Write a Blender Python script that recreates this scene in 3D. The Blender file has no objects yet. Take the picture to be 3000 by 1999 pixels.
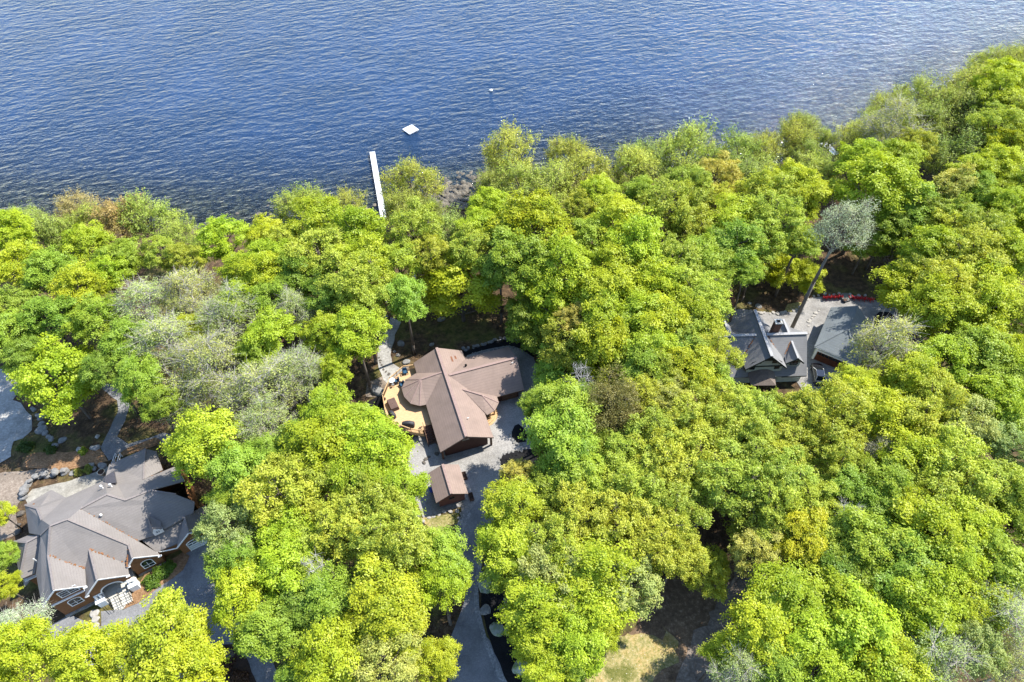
import bpy, bmesh, math, random
import numpy as np
from math import sin, cos, tan, radians, degrees, hypot, exp, pi, sqrt, atan2
from mathutils import Vector, Matrix, noise as mnoise
from mathutils.geometry import delaunay_2d_cdt

sc = bpy.context.scene
COL = sc.collection
random.seed(7)

# ------------------------------------------------------------------ camera
CAM_H, PITCH, FPX = 95.0, radians(50.0), 2001.0
_s, _c = sin(PITCH), cos(PITCH)

def at(u, v, z):
    """point at height z that the survey photo shows at pixel (u, v) of 3000x1999"""
    a = (u - 1500) / FPX; b = (999.5 - v) / FPX
    dx, dy, dz = a, _c + b * _s, -_s + b * _c
    t = (z - CAM_H) / dz
    return dx * t, dy * t

cam_d = bpy.data.cameras.new('camera')
cam_d.sensor_width = 36.0; cam_d.sensor_fit = 'HORIZONTAL'
cam_d.lens = 36.0 * FPX / 3000.0
cam_d.clip_start = 1.0; cam_d.clip_end = 9000.0
cam = bpy.data.objects.new('camera', cam_d); COL.objects.link(cam)
cam.location = (0, 0, CAM_H); cam.rotation_euler = (radians(90) - PITCH, 0, 0)
sc.camera = cam

# ------------------------------------------------------------------ terrain
SHORE = [(-139, 114.0), (-109, 113.4), (-79, 110.9), (-58, 110.1), (-39.8, 112.3), (-27, 114), (-12.7, 119.5), (7.7, 127.0),
         (31.4, 130.8), (59, 131.5), (76, 138.9), (114.8, 166), (140.7, 179), (182, 201), (260, 235), (420, 290)]
def ys0(x):
    p = SHORE
    if x <= p[0][0]: return p[0][1]
    for i in range(len(p) - 1):
        if x <= p[i + 1][0]:
            t = (x - p[i][0]) / (p[i + 1][0] - p[i][0]); return p[i][1] * (1 - t) + p[i + 1][1] * t
    return p[-1][1]
_ysc = {}
def yss(x):
    k = round(x * 2)
    if k not in _ysc:
        _ysc[k] = sum(ys0(x + d) * w for d, w in ((-12, 1), (-6, 2), (0, 3), (6, 2), (12, 1))) / 9
    k0 = math.floor(x * 2); f = x * 2 - k0
    def q(k):
        if k not in _ysc:
            xx = k / 2
            _ysc[k] = sum(ys0(xx + d) * w for d, w in ((-12, 1), (-6, 2), (0, 3), (6, 2), (12, 1))) / 9
        return _ysc[k]
    return q(k0) * (1 - f) + q(k0 + 1) * f
def ground_z(x, y):
    d = yss(x) - y
    if d < 0: return max(-7.0, 0.045 * d if d > -13 else -0.585 + 0.11 * (d + 13))
    return 0.3 * (1 - exp(-d / 3)) + 5.2 * (1 - exp(-d / 38))
def gnd(u, v):
    z = 4.0
    for _ in range(25):
        x, y = at(u, v, z); z = 0.5 * z + 0.5 * ground_z(x, y)
    return x, y, z

# ------------------------------------------------------------------ object helpers
def tag(o, label=None, cat=None, group=None, kind=None):
    if label: o['label'] = label
    if cat: o['category'] = cat
    if group: o['group'] = group
    if kind: o['kind'] = kind
    return o
def empty(name, loc, rz=0.0, label=None, cat=None, group=None):
    o = bpy.data.objects.new(name, None); COL.objects.link(o)
    o.empty_display_size = 0.3
    o.location = loc; o.rotation_euler = (0, 0, rz)
    return tag(o, label, cat, group)
def link(name, me, mat=None, parent=None):
    o = bpy.data.objects.new(name, me); COL.objects.link(o)
    if mat and not me.materials: me.materials.append(mat)
    if parent: o.parent = parent
    return o
def mesh_np(name, verts, faces):
    me = bpy.data.meshes.new(name); me.from_pydata([tuple(v) for v in verts], [], [tuple(f) for f in faces]); me.update()
    return me

class MB:
    """collects shapes into one mesh"""
    def __init__(s): s.v = []; s.f = []
    def add(s, vs, fs):
        n = len(s.v); s.v += [tuple(v) for v in vs]; s.f += [tuple(i + n for i in f) for f in fs]
    def box(s, x0, x1, y0, y1, z0, z1):
        s.add([(x0, y0, z0), (x1, y0, z0), (x1, y1, z0), (x0, y1, z0), (x0, y0, z1), (x1, y0, z1), (x1, y1, z1), (x0, y1, z1)],
              [(0, 3, 2, 1), (4, 5, 6, 7), (0, 1, 5, 4), (1, 2, 6, 5), (2, 3, 7, 6), (3, 0, 4, 7)])
    def obox(s, c, sx, sy, sz, rz=0.0, tilt=0.0, axis='X'):
        M = Matrix.Translation(c) @ Matrix.Rotation(rz, 4, 'Z') @ Matrix.Rotation(tilt, 4, axis)
        p = [M @ Vector((a * sx / 2, b * sy / 2, d * sz / 2)) for d in (-1, 1) for a, b in ((-1, -1), (1, -1), (1, 1), (-1, 1))]
        s.add(p, [(0, 3, 2, 1), (4, 5, 6, 7), (0, 1, 5, 4), (1, 2, 6, 5), (2, 3, 7, 6), (3, 0, 4, 7)])
    def slab(s, pts, th):
        """a roof plane: the polygon and its underside"""
        n = len(pts)
        # make counter-clockwise seen from above
        ar = sum(pts[i][0] * pts[(i + 1) % n][1] - pts[(i + 1) % n][0] * pts[i][1] for i in range(n))
        if ar < 0: pts = pts[::-1]
        s.add(list(pts) + [(x, y, z - th) for x, y, z in pts],
              [tuple(range(n)), tuple(range(2 * n - 1, n - 1, -1))] + [(i, i + n, (i + 1) % n + n, (i + 1) % n) for i in range(n)])
    def prism(s, poly, z0, z1):
        n = len(poly)
        ar = sum(poly[i][0] * poly[(i + 1) % n][1] - poly[(i + 1) % n][0] * poly[i][1] for i in range(n))
        if ar < 0: poly = poly[::-1]
        s.add([(x, y, z0) for x, y in poly] + [(x, y, z1) for x, y in poly],
              [tuple(range(n - 1, -1, -1)), tuple(range(n, 2 * n))] + [(i, (i + 1) % n, (i + 1) % n + n, i + n) for i in range(n)])
    def tube(s, pts, rads, n=6, cap=True):
        rings = []; base = len(s.v)
        for i, p in enumerate(pts):
            p = Vector(p); a = Vector(pts[max(i - 1, 0)]); b = Vector(pts[min(i + 1, len(pts) - 1)])
            d = (b - a).normalized(); up = Vector((0, 0, 1)) if abs(d.z) < 0.9 else Vector((1, 0, 0))
            e1 = d.cross(up).normalized(); e2 = d.cross(e1).normalized()
            for k in range(n):
                t = 2 * pi * k / n; s.v.append(tuple(p + (e1 * cos(t) + e2 * sin(t)) * rads[i]))
        for i in range(len(pts) - 1):
            for k in range(n):
                k2 = (k + 1) % n
                s.f.append((base + i * n + k, base + i * n + k2, base + (i + 1) * n + k2, base + (i + 1) * n + k))
        if cap:
            s.f.append(tuple(base + k for k in range(n - 1, -1, -1))); e = base + (len(pts) - 1) * n
            s.f.append(tuple(e + k for k in range(n)))
    def cyl(s, x, y, z0, z1, r0, r1=None, n=14):
        s.tube([(x, y, z0), (x, y, z1)], [r0, r0 if r1 is None else r1], n)
    def bar(s, p, q, w, h):
        """a beam from p to q of width w and height h centred on the line"""
        p = Vector(p); q = Vector(q); d = q - p; L = d.length
        if L < 1e-4: return
        d.normalize(); sd = d.cross(Vector((0, 0, 1)))
        if sd.length < 1e-3: sd = Vector((1, 0, 0))
        sd.normalize(); up = sd.cross(d).normalized()
        pp = [b + sd * (i * w / 2) + up * (j * h / 2) for b in (p, q) for i, j in ((-1, -1), (1, -1), (1, 1), (-1, 1))]
        s.add(pp, [(0, 3, 2, 1), (4, 5, 6, 7), (0, 1, 5, 4), (1, 2, 6, 5), (2, 3, 7, 6), (3, 0, 4, 7)])
    def blob(s, c, rx, ry, rz, seed=0, sub=2, rough=0.18, flat=0.0, rot=0.0):
        """a boulder: a faceted, noisy lump"""
        bm = bmesh.new(); bmesh.ops.create_icosphere(bm, subdivisions=sub, radius=1.0)
        off = Vector((seed * 3.7, seed * 1.3, seed * 2.1)); n = len(s.v)
        for v in bm.verts:
            p = v.co.copy(); k = 1 + rough * 1.6 * mnoise.noise(p * 0.9 + off) + rough * 0.7 * mnoise.noise(p * 2.3 + off)
            p *= k
            if flat and p.z > flat: p.z = flat + (p.z - flat) * 0.25
            x, y = p.x * rx, p.y * ry
            s.v.append((c[0] + x * cos(rot) - y * sin(rot), c[1] + x * sin(rot) + y * cos(rot), c[2] + p.z * rz))
        bm.verts.index_update()
        for f in bm.faces: s.f.append(tuple(v.index + n for v in f.verts))
        bm.free()
    def build(s, name, mat, parent=None, smooth=False, bevel=0.0):
        me = bpy.data.meshes.new(name); me.from_pydata(s.v, [], s.f); me.update()
        if smooth:
            me.polygons.foreach_set('use_smooth', [True] * len(me.polygons))
        o = link(name, me, mat, parent)
        if bevel:
            b = o.modifiers.new('bevel', 'BEVEL'); b.width = bevel; b.segments = 2; b.limit_method = 'ANGLE'
        return o

# ------------------------------------------------------------------ materials
def nt(name):
    m = bpy.data.materials.new(name); m.use_nodes = True
    n = m.node_tree.nodes; l = m.node_tree.links
    b = n['Principled BSDF']
    return m, n, l, b
def ramp(n, stops):
    r = n.new('ShaderNodeValToRGB'); e = r.color_ramp.elements
    while len(e) < len(stops): e.new(0.5)
    for i, (p, c) in enumerate(stops):
        e[i].position = p; e[i].color = (*c, 1) if len(c) == 3 else c
    return r
def mixc(n, l, fac, a, b, mode='MIX'):
    m = n.new('ShaderNodeMix'); m.data_type = 'RGBA'; m.blend_type = mode
    for sock, val in ((m.inputs[0], fac), (m.inputs[6], a), (m.inputs[7], b)):
        if hasattr(val, 'is_output'): l.new(val, sock)
        elif isinstance(val, tuple): sock.default_value = (*val, 1)
        else: sock.default_value = val
    return m.outputs[2]
def tex(n, l, scale, detail=4, rough=0.55, vec=None, kind='noise', stretch=None, rot=None):
    if vec is None:
        vec = n.new('ShaderNodeTexCoord').outputs['Object']
    if stretch or rot:
        mp = n.new('ShaderNodeMapping'); l.new(vec, mp.inputs[0]); vec = mp.outputs[0]
        if rot:
            mp.vector_type = 'TEXTURE'; mp.inputs['Rotation'].default_value = rot; stretch = tuple(1 / k for k in (stretch or (1, 1, 1)))
        if stretch: mp.inputs['Scale'].default_value = stretch
    if kind == 'noise':
        t = n.new('ShaderNodeTexNoise'); t.inputs['Scale'].default_value = scale
        t.inputs['Detail'].default_value = detail; t.inputs['Roughness'].default_value = rough
    else:
        t = n.new('ShaderNodeTexVoronoi'); t.inputs['Scale'].default_value = scale
    l.new(vec, t.inputs['Vector'])
    return t.outputs[0]
def bump(n, l, b, h, strength=0.5, dist=0.1):
    k = n.new('ShaderNodeBump'); k.inputs['Strength'].default_value = strength; k.inputs['Distance'].default_value = dist
    l.new(h, k.inputs['Height']); l.new(k.outputs[0], b.inputs['Normal'])
def simple(name, c1, c2=None, scale=2.0, rough=0.8, bs=0.0, spec=0.3, metal=0.0, lo=0.35, hi=0.65, stretch=None, detail=5):
    m, n, l, b = nt(name)
    b.inputs['Roughness'].default_value = rough; b.inputs['Specular IOR Level'].default_value = spec
    b.inputs['Metallic'].default_value = metal
    if c2 is None: c2 = tuple(k * 0.75 for k in c1)
    t = tex(n, l, scale, detail, stretch=stretch)
    r = ramp(n, [(lo, c1), (hi, c2)]); l.new(t, r.inputs[0]); l.new(r.outputs[0], b.inputs['Base Color'])
    if bs:
        t2 = tex(n, l, scale * 4, 4); bump(n, l, b, t2, bs, 0.05)
    return m
def shingle(name, c1, c2, stain=None):
    """asphalt shingles: courses follow the height, tabs break them up"""
    m, n, l, b = nt(name); b.inputs['Roughness'].default_value = 0.9; b.inputs['Specular IOR Level'].default_value = 0.2
    oc = n.new('ShaderNodeTexCoord').outputs['Object']
    t = tex(n, l, 9.0, 3, 0.7, oc); big0 = tex(n, l, 0.45, 6, 0.7, oc); rb_ = ramp(n, [(0.4, (0, 0, 0)), (0.65, (1, 1, 1))]); l.new(big0, rb_.inputs[0]); big = rb_.outputs[0]
    r = ramp(n, [(0.3, c1), (0.7, c2)]); l.new(t, r.inputs[0])
    col = mixc(n, l, big, r.outputs[0], tuple(k * 0.74 for k in c1), 'MIX')
    sx = n.new('ShaderNodeSeparateXYZ'); l.new(oc, sx.inputs[0])
    fr = n.new('ShaderNodeMath'); fr.operation = 'MULTIPLY'; fr.inputs[1].default_value = 1 / 0.19; l.new(sx.outputs[2], fr.inputs[0])
    f2 = n.new('ShaderNodeMath'); f2.operation = 'FRACT'; l.new(fr.outputs[0], f2.inputs[0])
    f3 = n.new('ShaderNodeMath'); f3.operation = 'LESS_THAN'; f3.inputs[1].default_value = 0.25; l.new(f2.outputs[0], f3.inputs[0])
    f4 = n.new('ShaderNodeMath'); f4.operation = 'MULTIPLY'; f4.inputs[1].default_value = 0.2; l.new(f3.outputs[0], f4.inputs[0])
    col = mixc(n, l, f4.outputs[0], col, tuple(k * 0.45 for k in c1))
    l.new(col, b.inputs['Base Color'])
    bump(n, l, b, t, 0.35, 0.03)
    return m

MAT = {}
MAT['roof_brown'] = shingle('roof_brown', (0.285, 0.215, 0.18), (0.225, 0.168, 0.14))
MAT['roof_taupe'] = shingle('roof_taupe', (0.235, 0.215, 0.2), (0.17, 0.155, 0.145))
MAT['roof_slate'] = shingle('roof_slate', (0.24, 0.24, 0.24), (0.18, 0.18, 0.182))
MAT['roof_bluegrey'] = shingle('roof_bluegrey', (0.2, 0.222, 0.23), (0.15, 0.17, 0.178))
MAT['cap_brown'] = simple('cap_brown', (0.3, 0.215, 0.19), (0.235, 0.165, 0.145), 5, 0.9)
MAT['cap_grey'] = simple('cap_grey', (0.36, 0.36, 0.36), (0.28, 0.28, 0.28), 5, 0.9)
MAT['cap_taupe'] = simple('cap_taupe', (0.23, 0.2, 0.185), (0.17, 0.15, 0.14), 5, 0.9)
MAT['log_wall'] = simple('log_wall', (0.07, 0.028, 0.02), (0.035, 0.016, 0.012), 3, 0.7, 0.3, stretch=(1, 1, 8))
MAT['cedar_wall'] = simple('cedar_wall', (0.21, 0.095, 0.035), (0.14, 0.062, 0.024), 2.5, 0.75, 0.3, stretch=(1, 1, 6))
MAT['stucco'] = simple('stucco', (0.42, 0.46, 0.4), (0.36, 0.4, 0.35), 1.5, 0.9, 0.2)
MAT['dark_trim'] = simple('dark_trim', (0.018, 0.03, 0.028), (0.012, 0.02, 0.02), 4, 0.6)
MAT['white_paint'] = simple('white_paint', (0.78, 0.78, 0.76), (0.68, 0.68, 0.66), 2, 0.55)
MAT['white_dock'] = simple('white_dock', (0.8, 0.8, 0.8), (0.7, 0.71, 0.72), 1.2, 0.6, stretch=(1, 6, 1))
MAT['cream'] = simple('cream', (0.5, 0.48, 0.42), (0.42, 0.4, 0.35), 2, 0.8, 0.15)
MAT['garage_wood'] = simple('garage_wood', (0.14, 0.045, 0.02), (0.085, 0.028, 0.014), 2.0, 0.55, 0.2, stretch=(1, 1, 5))
MAT['deck'] = simple('deck', (0.56, 0.37, 0.2), (0.44, 0.28, 0.145), 1.4, 0.7, 0.2, stretch=(1, 9, 1))
MAT['rail_wood'] = simple('rail_wood', (0.5, 0.33, 0.17), (0.4, 0.26, 0.13), 3, 0.7)
MAT['dark_wood'] = simple('dark_wood', (0.12, 0.065, 0.04), (0.075, 0.04, 0.026), 3, 0.75)
MAT['stone'] = simple('stone', (0.25, 0.243, 0.228), (0.14, 0.136, 0.128), 1.6, 0.9, 0.6)
MAT['stone_pale'] = simple('stone_pale', (0.37, 0.35, 0.315), (0.25, 0.235, 0.21), 2.2, 0.9, 0.6)
MAT['stone_moss'] = simple('stone_moss', (0.3, 0.32, 0.27), (0.14, 0.19, 0.07), 1.1, 0.9, 0.6, lo=0.42, hi=0.62)
MAT['stone_wet'] = simple('stone_wet', (0.12, 0.1, 0.075), (0.06, 0.055, 0.05), 1.6, 0.5, 0.5)
MAT['brick'] = simple('brick', (0.17, 0.095, 0.07), (0.11, 0.06, 0.045), 5, 0.9, 0.4)
MAT['metal_grey'] = simple('metal_grey', (0.35, 0.36, 0.37), None, 3, 0.4, metal=0.6)
MAT['black_metal'] = simple('black_metal', (0.02, 0.02, 0.022), None, 3, 0.45)
MAT['cover_black'] = simple('cover_black', (0.045, 0.045, 0.05), (0.03, 0.03, 0.034), 3, 0.6, 0.3)
MAT['cover_brown'] = simple('cover_brown', (0.12, 0.075, 0.06), (0.09, 0.055, 0.045), 2, 0.7, 0.2)
MAT['cushion_blue'] = simple('cushion_blue', (0.02, 0.07, 0.13), (0.014, 0.05, 0.1), 3, 0.8)
MAT['wicker'] = simple('wicker', (0.03, 0.035, 0.045), None, 9, 0.7)
MAT['red_plastic'] = simple('red_plastic', (0.5, 0.012, 0.016), (0.38, 0.01, 0.014), 2, 0.5)
MAT['blue_plastic'] = simple('blue_plastic', (0.02, 0.06, 0.35), None, 2, 0.4)
MAT['teal_plastic'] = simple('teal_plastic', (0.02, 0.3, 0.42), None, 2, 0.4)
MAT['rust'] = simple('rust', (0.2, 0.085, 0.045), (0.13, 0.055, 0.03), 1.8, 0.85, 0.3)
MAT['rubber'] = simple('rubber', (0.015, 0.015, 0.015), None, 3, 0.9)
MAT['soil'] = simple('soil', (0.06, 0.035, 0.022), (0.03, 0.018, 0.012), 6, 0.95, 0.6)
MAT['pole_wood'] = simple('pole_wood', (0.42, 0.37, 0.33), (0.3, 0.26, 0.23), 2.5, 0.9, 0.3, stretch=(1, 1, .15))
MAT['bark'] = simple('bark', (0.15, 0.125, 0.1), (0.075, 0.062, 0.05), 3.0, 0.95, 0.6, stretch=(1, 1, .25))
MAT['bark_mid'] = simple('bark_mid', (0.2, 0.175, 0.15), (0.12, 0.105, 0.09), 3.0, 0.95, 0.5, stretch=(1, 1, .25))
MAT['bark_pale'] = simple('bark_pale', (0.5, 0.47, 0.41), (0.34, 0.31, 0.27), 2.0, 0.9, 0.3, stretch=(1, 1, .3))
MAT['bark_grey'] = simple('bark_grey', (0.46, 0.44, 0.42), (0.33, 0.31, 0.3), 2.0, 0.9, 0.3, stretch=(1, 1, .3))
m, n, l, b = nt('glass'); b.inputs['Base Color'].default_value = (0.012, 0.018, 0.02, 1); b.inputs['Roughness'].default_value = 0.06
MAT['glass'] = m
m, n, l, b = nt('car_paint'); b.inputs['Base Color'].default_value = (0.012, 0.012, 0.015, 1); b.inputs['Roughness'].default_value = 0.12
b.inputs['Coat Weight'].default_value = 1.0; b.inputs['Coat Roughness'].default_value = 0.03
MAT['car_paint'] = m

def leaf_mat(name, trans=0.36):
    m, n, l, b = nt(name); n.remove(b); out = n['Material Output']
    oi = n.new('ShaderNodeObjectInfo'); at_ = n.new('ShaderNodeAttribute'); at_.attribute_name = 'tint'
    # leaf age: some sprays are younger and yellower, some older and greener
    r = ramp(n, [(0.0, (0.68, 0.78, 0.62)), (0.5, (1.0, 1.0, 1.0)), (1.0, (1.15, 1.1, 0.95))])
    l.new(at_.outputs['Fac'], r.inputs[0])
    col = mixc(n, l, 1.0, oi.outputs['Color'], r.outputs[0], 'MULTIPLY')
    d = n.new('ShaderNodeBsdfDiffuse'); t = n.new('ShaderNodeBsdfTranslucent'); g = n.new('ShaderNodeBsdfGlossy')
    g.inputs['Roughness'].default_value = 0.45; g.inputs['Color'].default_value = (0.9, 0.95, 0.9, 1)
    l.new(col, d.inputs[0])
    tc = mixc(n, l, 1.0, col, (1.15, 1.1, 0.55), 'MULTIPLY'); l.new(tc, t.inputs[0])
    m1 = n.new('ShaderNodeMixShader'); m1.inputs[0].default_value = trans; l.new(d.outputs[0], m1.inputs[1]); l.new(t.outputs[0], m1.inputs[2])
    m2 = n.new('ShaderNodeMixShader'); m2.inputs[0].default_value = 0.015; l.new(m1.outputs[0], m2.inputs[1]); l.new(g.outputs[0], m2.inputs[2])
    l.new(m2.outputs[0], out.inputs[0])
    return m
MAT['leaf'] = leaf_mat('leaf')
# ------------------------------------------------------------------ world and sun
SUN_EL, SUN_AZ = radians(52), atan2(0.86, 0.5)          # azimuth from +y (the lake) towards +x
w = bpy.data.worlds.new('World'); sc.world = w; w.use_nodes = True
wn = w.node_tree.nodes; wl = w.node_tree.links
sky = wn.new('ShaderNodeTexSky'); sky.sky_type = 'NISHITA'; sky.sun_disc = False
sky.sun_elevation = SUN_EL; sky.sun_rotation = SUN_AZ; sky.altitude = 400; sky.dust_density = 0.4; sky.ozone_density = 2.5
wl.new(sky.outputs[0], wn['Background'].inputs[0]); wn['Background'].inputs[1].default_value = 0.15
sd = bpy.data.lights.new('sun', 'SUN'); sd.energy = 4.0; sd.angle = radians(0.53); sd.color = (1.0, 0.95, 0.87)
so = bpy.data.objects.new('sun', sd); COL.objects.link(so); so.location = (120, 80, 160)
dirv = Vector((cos(SUN_EL) * sin(SUN_AZ), cos(SUN_EL) * cos(SUN_AZ), sin(SUN_EL)))
so.rotation_euler = dirv.to_track_quat('Z', 'Y').to_euler()
sc.view_settings.view_transform = 'Standard'; sc.view_settings.look = 'None'; sc.view_settings.gamma = 1
sc.view_settings.exposure = 1.35
sc.cycles.max_bounces = 8; sc.cycles.diffuse_bounces = 4; sc.cycles.transmission_bounces = 4; sc.cycles.transparent_max_bounces = 8
sc.cycles.sample_clamp_indirect = 8

# ------------------------------------------------------------------ ground
def axis(a, b, step, far):
    xs = list(np.arange(a, b + 0.01, step)); lo, hi, k = [], [], step
    x = a
    while x > far[0]: k *= 1.6; x -= k; lo.append(x)
    k = step; x = b
    while x < far[1]: k *= 1.6; x += k; hi.append(x)
    return np.array(lo[::-1] + xs + hi)
def grid_mesh(name, xs, ys, zf):
    X, Y = np.meshgrid(xs, ys); nx, ny = len(xs), len(ys)
    Z = np.array([[zf(x, y) for x in xs] for y in ys])
    v = np.stack([X, Y, Z], -1).reshape(-1, 3)
    i = np.arange(ny - 1)[:, None] * nx + np.arange(nx - 1)[None, :]
    f = np.stack([i, i + 1, i + nx + 1, i + nx], -1).reshape(-1, 4)
    me = mesh_np(name, v, f); me.polygons.foreach_set('use_smooth', [True] * len(me.polygons))
    return me, v

m, n, l, b = nt('forest_floor'); b.inputs['Roughness'].default_value = 0.95; b.inputs['Specular IOR Level'].default_value = 0.1
a1 = tex(n, l, 0.16, 6, 0.6); a2 = tex(n, l, 1.1, 6, 0.7); a3 = tex(n, l, 4.0, 3, 0.7); a4 = tex(n, l, 0.09, 4, 0.6)
r1 = ramp(n, [(0.3, (0.036, 0.024, 0.016)), (0.5, (0.078, 0.052, 0.031)), (0.7, (0.165, 0.108, 0.06))]); l.new(a2, r1.inputs[0])
r2 = ramp(n, [(0.35, (0.055, 0.062, 0.018)), (0.65, (0.16, 0.14, 0.045))]); l.new(a2, r2.inputs[0])
mk = ramp(n, [(0.48, (0, 0, 0)), (0.62, (1, 1, 1))]); l.new(a1, mk.inputs[0])
col = mixc(n, l, mk.outputs[0], r1.outputs[0], r2.outputs[0])
sp = ramp(n, [(0.66, (0, 0, 0)), (0.74, (1, 1, 1))]); l.new(a3, sp.inputs[0])
col = mixc(n, l, sp.outputs[0], col, (0.34, 0.27, 0.19))
l.new(col, b.inputs['Base Color']); bump(n, l, b, a2, 0.9, 0.35)
# stony lake bed and shore below about 0.4 m
geo = n.new('ShaderNodeNewGeometry'); sx = n.new('ShaderNodeSeparateXYZ'); l.new(geo.outputs['Position'], sx.inputs[0])
mr = n.new('ShaderNodeMapRange'); mr.inputs[1].default_value = 0.18; mr.inputs[2].default_value = 0.6; l.new(sx.outputs[2], mr.inputs[0])
vo = n.new('ShaderNodeTexVoronoi'); vo.inputs['Scale'].default_value = 0.75; l.new(n.new('ShaderNodeTexCoord').outputs['Object'], vo.inputs['Vector'])
rb = ramp(n, [(0.0, (0.05, 0.045, 0.035)), (0.5, (0.13, 0.105, 0.065)), (1.0, (0.24, 0.19, 0.115))])
sv = n.new('ShaderNodeSeparateColor'); l.new(vo.outputs['Color'], sv.inputs[0]); l.new(sv.outputs[0], rb.inputs[0])
dk = ramp(n, [(0.25, (1, 1, 1)), (0.62, (0.25, 0.25, 0.25))]); l.new(vo.outputs['Distance'], dk.inputs[0])
bed = mixc(n, l, 1.0, rb.outputs[0], dk.outputs[0], 'MULTIPLY')
col2 = mixc(n, l, mr.outputs[0], bed, col); l.new(col2, b.inputs['Base Color'])
MAT['ground'] = m
xs = axis(-125, 175, 1.5, (-900, 900)); yg = axis(-6, 205, 1.5, (-500, 900))
me, _ = grid_mesh('ground', xs, yg, ground_z)
tag(link('ground', me, MAT['ground']), kind='structure')

# ------------------------------------------------------------------ lake
m, n, l, b = nt('lake_water'); out = n['Material Output']
b.inputs['Roughness'].default_value = 0.05; b.inputs['IOR'].default_value = 1.333
b.inputs['Specular IOR Level'].default_value = 0.5
oc = n.new('ShaderNodeTexCoord').outputs['Object']
big = tex(n, l, 0.05, 3, 0.5, oc)
rc = ramp(n, [(0.35, (0.012, 0.036, 0.088)), (0.65, (0.017, 0.046, 0.112))]); l.new(big, rc.inputs[0])
l.new(rc.outputs[0], b.inputs['Base Color'])
def wave(scale, stretch, rot, amp, detail, prev=None, rough=0.55):
    t = tex(n, l, scale, detail, rough, oc, 'noise', stretch, rot)
    k = n.new('ShaderNodeMath'); k.operation = 'MULTIPLY_ADD'; l.new(t, k.inputs[0]); k.inputs[1].default_value = amp
    if prev is None: k.inputs[2].default_value = 0
    else: l.new(prev, k.inputs[2])
    return k.outputs[0]
h = wave(0.5, (0.4, 1.0, 1), (0, 0, radians(17)), 0.6, 2)
h = wave(0.85, (0.5, 1.0, 1), (0, 0, radians(30)), 0.26, 2, h)
h = wave(0.9, (0.5, 1.0, 1), (0, 0, radians(-4)), 0.22, 2, h)
h = wave(2.6, (0.6, 1.0, 1), (0, 0, radians(20)), 0.14, 3, h, 0.6)
bp = n.new('ShaderNodeBump'); bp.inputs['Strength'].default_value = 1.0; bp.inputs['Distance'].default_value = 1.0
l.new(h, bp.inputs['Height']); l.new(bp.outputs[0], b.inputs['Normal'])
tr = n.new('ShaderNodeBsdfTransparent'); tr.inputs[0].default_value = (0.62, 0.74, 0.7, 1)
gl = n.new('ShaderNodeBsdfGlossy'); gl.inputs['Roughness'].default_value = 0.07; l.new(bp.outputs[0], gl.inputs['Normal'])
fr = n.new('ShaderNodeFresnel'); fr.inputs['IOR'].default_value = 1.333; l.new(bp.outputs[0], fr.inputs['Normal'])
mx = n.new('ShaderNodeMixShader'); l.new(fr.outputs[0], mx.inputs[0]); l.new(tr.outputs[0], mx.inputs[1]); l.new(gl.outputs[0], mx.inputs[2])
ad = n.new('ShaderNodeAttribute'); ad.attribute_name = 'depth'
mm = n.new('ShaderNodeMixShader'); l.new(ad.outputs['Fac'], mm.inputs[0]); l.new(mx.outputs[0], mm.inputs[1]); l.new(b.outputs[0], mm.inputs[2])
l.new(mm.outputs[0], out.inputs[0])
MAT['water'] = m
wx = axis(-150, 230, 2.0, (-3500, 3500)); wy = axis(100, 330, 2.0, (99, 6000))
me, v = grid_mesh('lake_water', wx, wy, lambda x, y: 0.0)
da = me.attributes.new('depth', 'FLOAT', 'POINT')
dep = np.array([1 - exp(min(0, ground_z(x, y)) * 0.6) for x, y, z in v]); dep = np.clip(dep, 0, 1)
da.data.foreach_set('value', dep.astype(np.float32))
tag(link('lake_water', me, MAT['water']), kind='structure')

# ------------------------------------------------------------------ draped sheets
def inside(x, y, P):
    r = False; j = len(P) - 1
    for i in range(len(P)):
        if (P[i][1] > y) != (P[j][1] > y) and x < (P[j][0] - P[i][0]) * (y - P[i][1]) / (P[j][1] - P[i][1]) + P[i][0]: r = not r
        j = i
    return r
def drape(name, px, mat, lift, wob=0.25, step=1.2):
    """a sheet laid on the terrain; outline given as survey pixels"""
    P0 = [gnd(u, v)[:2] for u, v in px]; P = []
    for i, (x, y) in enumerate(P0):
        x2, y2 = P0[(i + 1) % len(P0)]; L = hypot(x2 - x, y2 - y); k = max(1, int(L / 0.7))
        for j in range(k):
            t = j / k; xx, yy = x + (x2 - x) * t, y + (y2 - y) * t
            q = Vector((xx * 0.5, yy * 0.5, lift * 50))
            P.append((xx + wob * mnoise.noise(q), yy + wob * mnoise.noise(q + Vector((9, 4, 2)))))
    xs_ = [p[0] for p in P]; ys_ = [p[1] for p in P]
    pts = [Vector(p) for p in P]; nb = len(P)
    for x in np.arange(min(xs_), max(xs_), step):
        for y in np.arange(min(ys_), max(ys_), step):
            if inside(x, y, P): pts.append(Vector((x, y)))
    vs, es, fs, _, _, _ = delaunay_2d_cdt(pts, [], [list(range(nb))], 1, 0.01)
    me = mesh_np(name, [(p.x, p.y, ground_z(p.x, p.y) + lift) for p in vs], fs)
    me.polygons.foreach_set('use_smooth', [True] * len(me.polygons))
    o = link(name, me, mat); tag(o, kind='structure'); return o
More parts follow.
